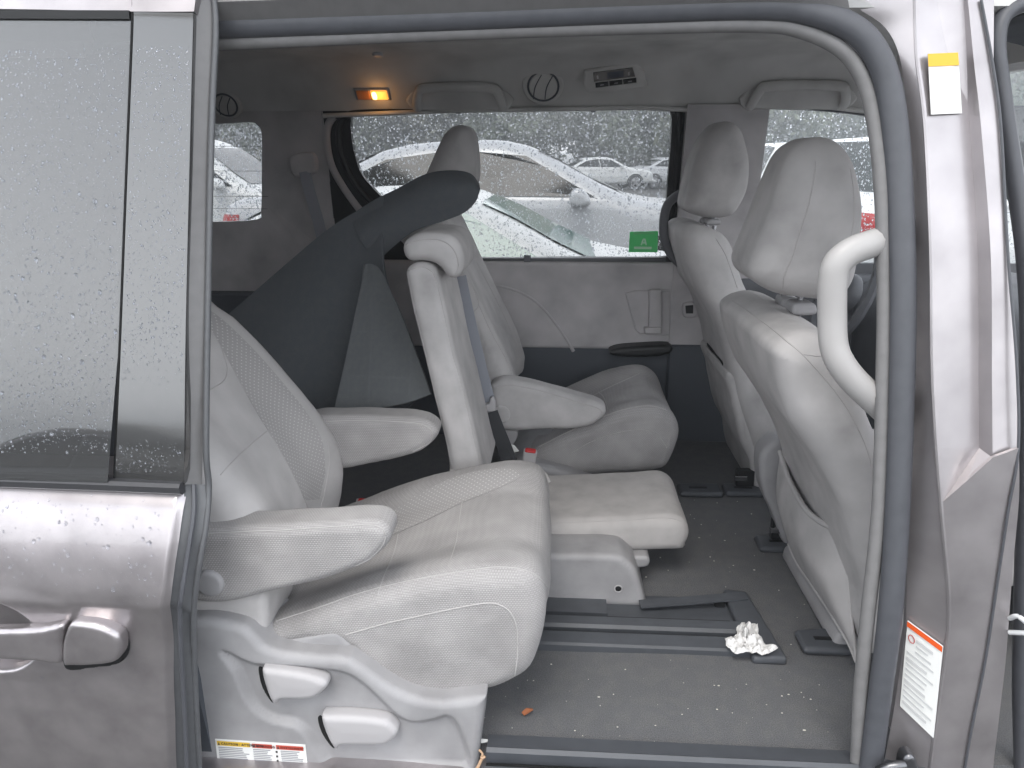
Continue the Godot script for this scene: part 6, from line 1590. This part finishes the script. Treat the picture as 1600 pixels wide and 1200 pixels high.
func build_background() -> void:
	M.tyre = mat(Color(0.13, 0.13, 0.135), 0.8)
	M.alloy = mat(Color(0.55, 0.55, 0.56), 0.35, 0.8)
	M.headlamp = mat(Color(0.75, 0.77, 0.78), 0.1)
	M.taillamp = mat(Color(0.62, 0.05, 0.06), 0.15)
	var white := mat(Color(0.80, 0.81, 0.81), 0.3)
	white.clearcoat_enabled = true
	var silver := mat(Color(0.70, 0.71, 0.72), 0.35, 0.3)
	silver.clearcoat_enabled = true
	var darkp := mat(Color(0.22, 0.23, 0.25), 0.35, 0.3)
	darkp.clearcoat_enabled = true
	var redp := mat(Color(0.50, 0.10, 0.12), 0.35)
	var cg := mat(Color(0.06, 0.075, 0.08), 0.06)
	var teal := mat(Color(0.36, 0.50, 0.47), 0.05)
	teal.metallic_specular = 0.7
	var grp := "cars parked across the lot"
	var low := car("parked_sedan", "sedan", Vector3(-0.78, 0, -3.75), 0, white, teal, "white sedan with green tinted glass parked right beside the minivan", "cars parked beside the minivan")
	low.scale = Vector3(0.9, 0.9, 0.95)
	var tall := car("parked_sedan", "sedan", Vector3(-0.62, 0, -6.7), 0, silver, cg, "silver sedan parked behind the white sedan with green glass", "cars parked beside the minivan")
	tall.scale = Vector3(1.12, 1.13, 1.0)
	car("parked_crossover", "suv", Vector3(4.75, 0, -7.6), 20, white, cg, "white crossover with red tail lamps nearest the driver window", "cars parked beside the minivan")
	car("parked_crossover", "suv", Vector3(4.75, 0, -11.3), 14, white, cg, "white crossover standing one row behind the other white crossover", "cars parked beside the minivan")
	car("parked_sedan", "sedan", Vector3(-1.0, 0, -31.0), 8, white, cg, "white sedan in the middle of the far row", grp)
	car("parked_sedan", "sedan", Vector3(2.0, 0, -35.5), 14, white, cg, "white sedan parked beside the grey car in the far row", grp)
	car("parked_sedan", "sedan", Vector3(5.6, 0, -37.0), 20, silver, cg, "grey silver sedan beside the red car in the far row", grp)
	car("parked_sedan", "sedan", Vector3(-5.6, 0, -33.0), 5, silver, cg, "silver sedan partly hidden behind the near sedans in the far row", grp)
	car("parked_sedan", "sedan", Vector3(9.8, 0, -40.0), 24, redp, cg, "red sedan at the end of the far row", grp)
	car("parked_crossover", "suv", Vector3(-5.2, 0, -9.3), 0, white, cg, "white crossover parked behind the rear side window", "cars parked beside the minivan")
	# the row behind the photographer, mirrored in the door glass
	car("parked_sedan", "sedan", Vector3(-5.2, 0, 7.0), 180, darkp, cg, "dark sedan across the lane from the open door", "cars across the lane")
	car("parked_crossover", "suv", Vector3(-10.4, 0, 7.4), 176, darkp, cg, "dark crossover parked next to the dark sedan across the lane", "cars across the lane")
	build_trees()

func leaf_crown(sd: int, n: int, r: Vector3) -> ArrayMesh:
	rng.seed = sd
	var V := PackedVector3Array()
	var N := PackedVector3Array()
	var I := PackedInt32Array()
	var clumps := []
	for i in 46:
		var d := Vector3(rng.randfn(), rng.randfn() * 0.9, rng.randfn()).normalized() * pow(rng.randf(), 0.45)
		clumps.append(d * r)
	for i in n:
		var c: Vector3 = clumps[i % clumps.size()] + Vector3(rng.randfn(), rng.randfn() * 0.8, rng.randfn()) * 0.42
		var a := Vector3(rng.randfn(), rng.randfn(), rng.randfn()).normalized()
		var b := a.cross(Vector3(rng.randfn(), rng.randfn(), rng.randfn())).normalized()
		var s := rng.randf_range(0.13, 0.30)
		var nn := a.cross(b)
		var k := V.size()
		for q in [a * s, b * s * 0.5, -a * s, -b * s * 0.5]:
			V.append(c + q)
			N.append(nn)
		I.append_array([k, k + 2, k + 1, k, k + 3, k + 2])
	return arrays(V, N, I)

func trunk_mesh(sd: int, h: float) -> ArrayMesh:
	rng.seed = sd
	var st := SurfaceTool.new()
	var parts := []
	var p := PackedVector3Array()
	for i in 7: p.append(Vector3(rng.randfn() * 0.08 * i * 0.3, h * i / 6.0 - 0.1, rng.randfn() * 0.08 * i * 0.3))
	st.append_from(limb(p, 0.24, 0.06), 0, Transform3D.IDENTITY)
	for i in 16:
		var a := rng.randf() * TAU
		var y := h * rng.randf_range(0.12, 0.9)
		var l := rng.randf_range(1.0, 2.6)
		var d := Vector3(cos(a), rng.randf_range(0.1, 0.7), sin(a)) * l
		st.append_from(limb(v3([0, y, 0, d.x * 0.5, y + d.y * 0.35, d.z * 0.5, d.x, y + d.y, d.z]), 0.06, 0.015), 0, Transform3D.IDENTITY)
	return st.commit()

func limb(p: PackedVector3Array, r0: float, r1: float) -> ArrayMesh:
	var st := SurfaceTool.new()
	st.begin(Mesh.PRIMITIVE_TRIANGLES)
	st.set_smooth_group(0)
	var n := p.size()
	var rings := []
	for i in n:
		var t := (p[mini(i + 1, n - 1)] - p[maxi(i - 1, 0)]).normalized()
		var s := t.cross(Vector3(0.3, 0.1, 1)).normalized()
		var u := s.cross(t)
		var r := lerpf(r0, r1, float(i) / (n - 1))
		var ringp := []
		for k in 7: ringp.append(p[i] + (s * cos(TAU * k / 7) + u * sin(TAU * k / 7)) * r)
		rings.append(ringp)
	for i in n - 1:
		for k in 7: tri4(st, rings[i][k], rings[i + 1][k], rings[i + 1][(k + 1) % 7], rings[i][(k + 1) % 7])
	st.generate_normals()
	return st.commit()

func build_trees() -> void:
	var bark := blotch(tri(mat(Color(0.36, 0.345, 0.33), 0.95), 3.0), tex(noise_image(128, 0.05, 61, 0.6, 1.0)), 0.7)
	var tr := [trunk_mesh(71, 11.0), trunk_mesh(72, 13.0), trunk_mesh(73, 9.5)]
	var cr := [leaf_crown(81, 3600, Vector3(2.3, 4.6, 2.3)), leaf_crown(82, 3600, Vector3(2.7, 5.0, 2.7)), leaf_crown(83, 3000, Vector3(2.0, 4.0, 2.0))]
	var lm := []
	for c in [Color(0.42, 0.44, 0.38), Color(0.46, 0.46, 0.41), Color(0.38, 0.41, 0.35)]:
		var l := mat(c, 0.8)
		l.backlight_enabled = true
		l.backlight = Color(0.25, 0.28, 0.2)
		lm.append(l)
	var what := ["slim leafy tree in the wood beyond the car park", "tall broad leafy tree in the wood beyond the car park", "short dense leafy tree in the wood beyond the car park"]
	rng.seed = 99
	var spots := []
	for i in 165:
		spots.append([rng.randf_range(-34.0, 52.0), -rng.randf_range(44.0, 66.0), rng.randi() % 3, rng.randf() * TAU, rng.randf_range(0.85, 1.25)])
	for s in spots:
		var k: int = s[2]
		var t := thing("tree", what[k], "tree", Vector3(s[0], 0, s[1]), "trees beyond the car park")
		t.rotation.y = s[3]
		t.scale = Vector3.ONE * s[4]
		put("trunk", tr[k], bark, t)
		var c := put("crown", cr[k], lm[k], t)
		c.position = Vector3(0, [4.6, 5.0, 3.8][k], 0)
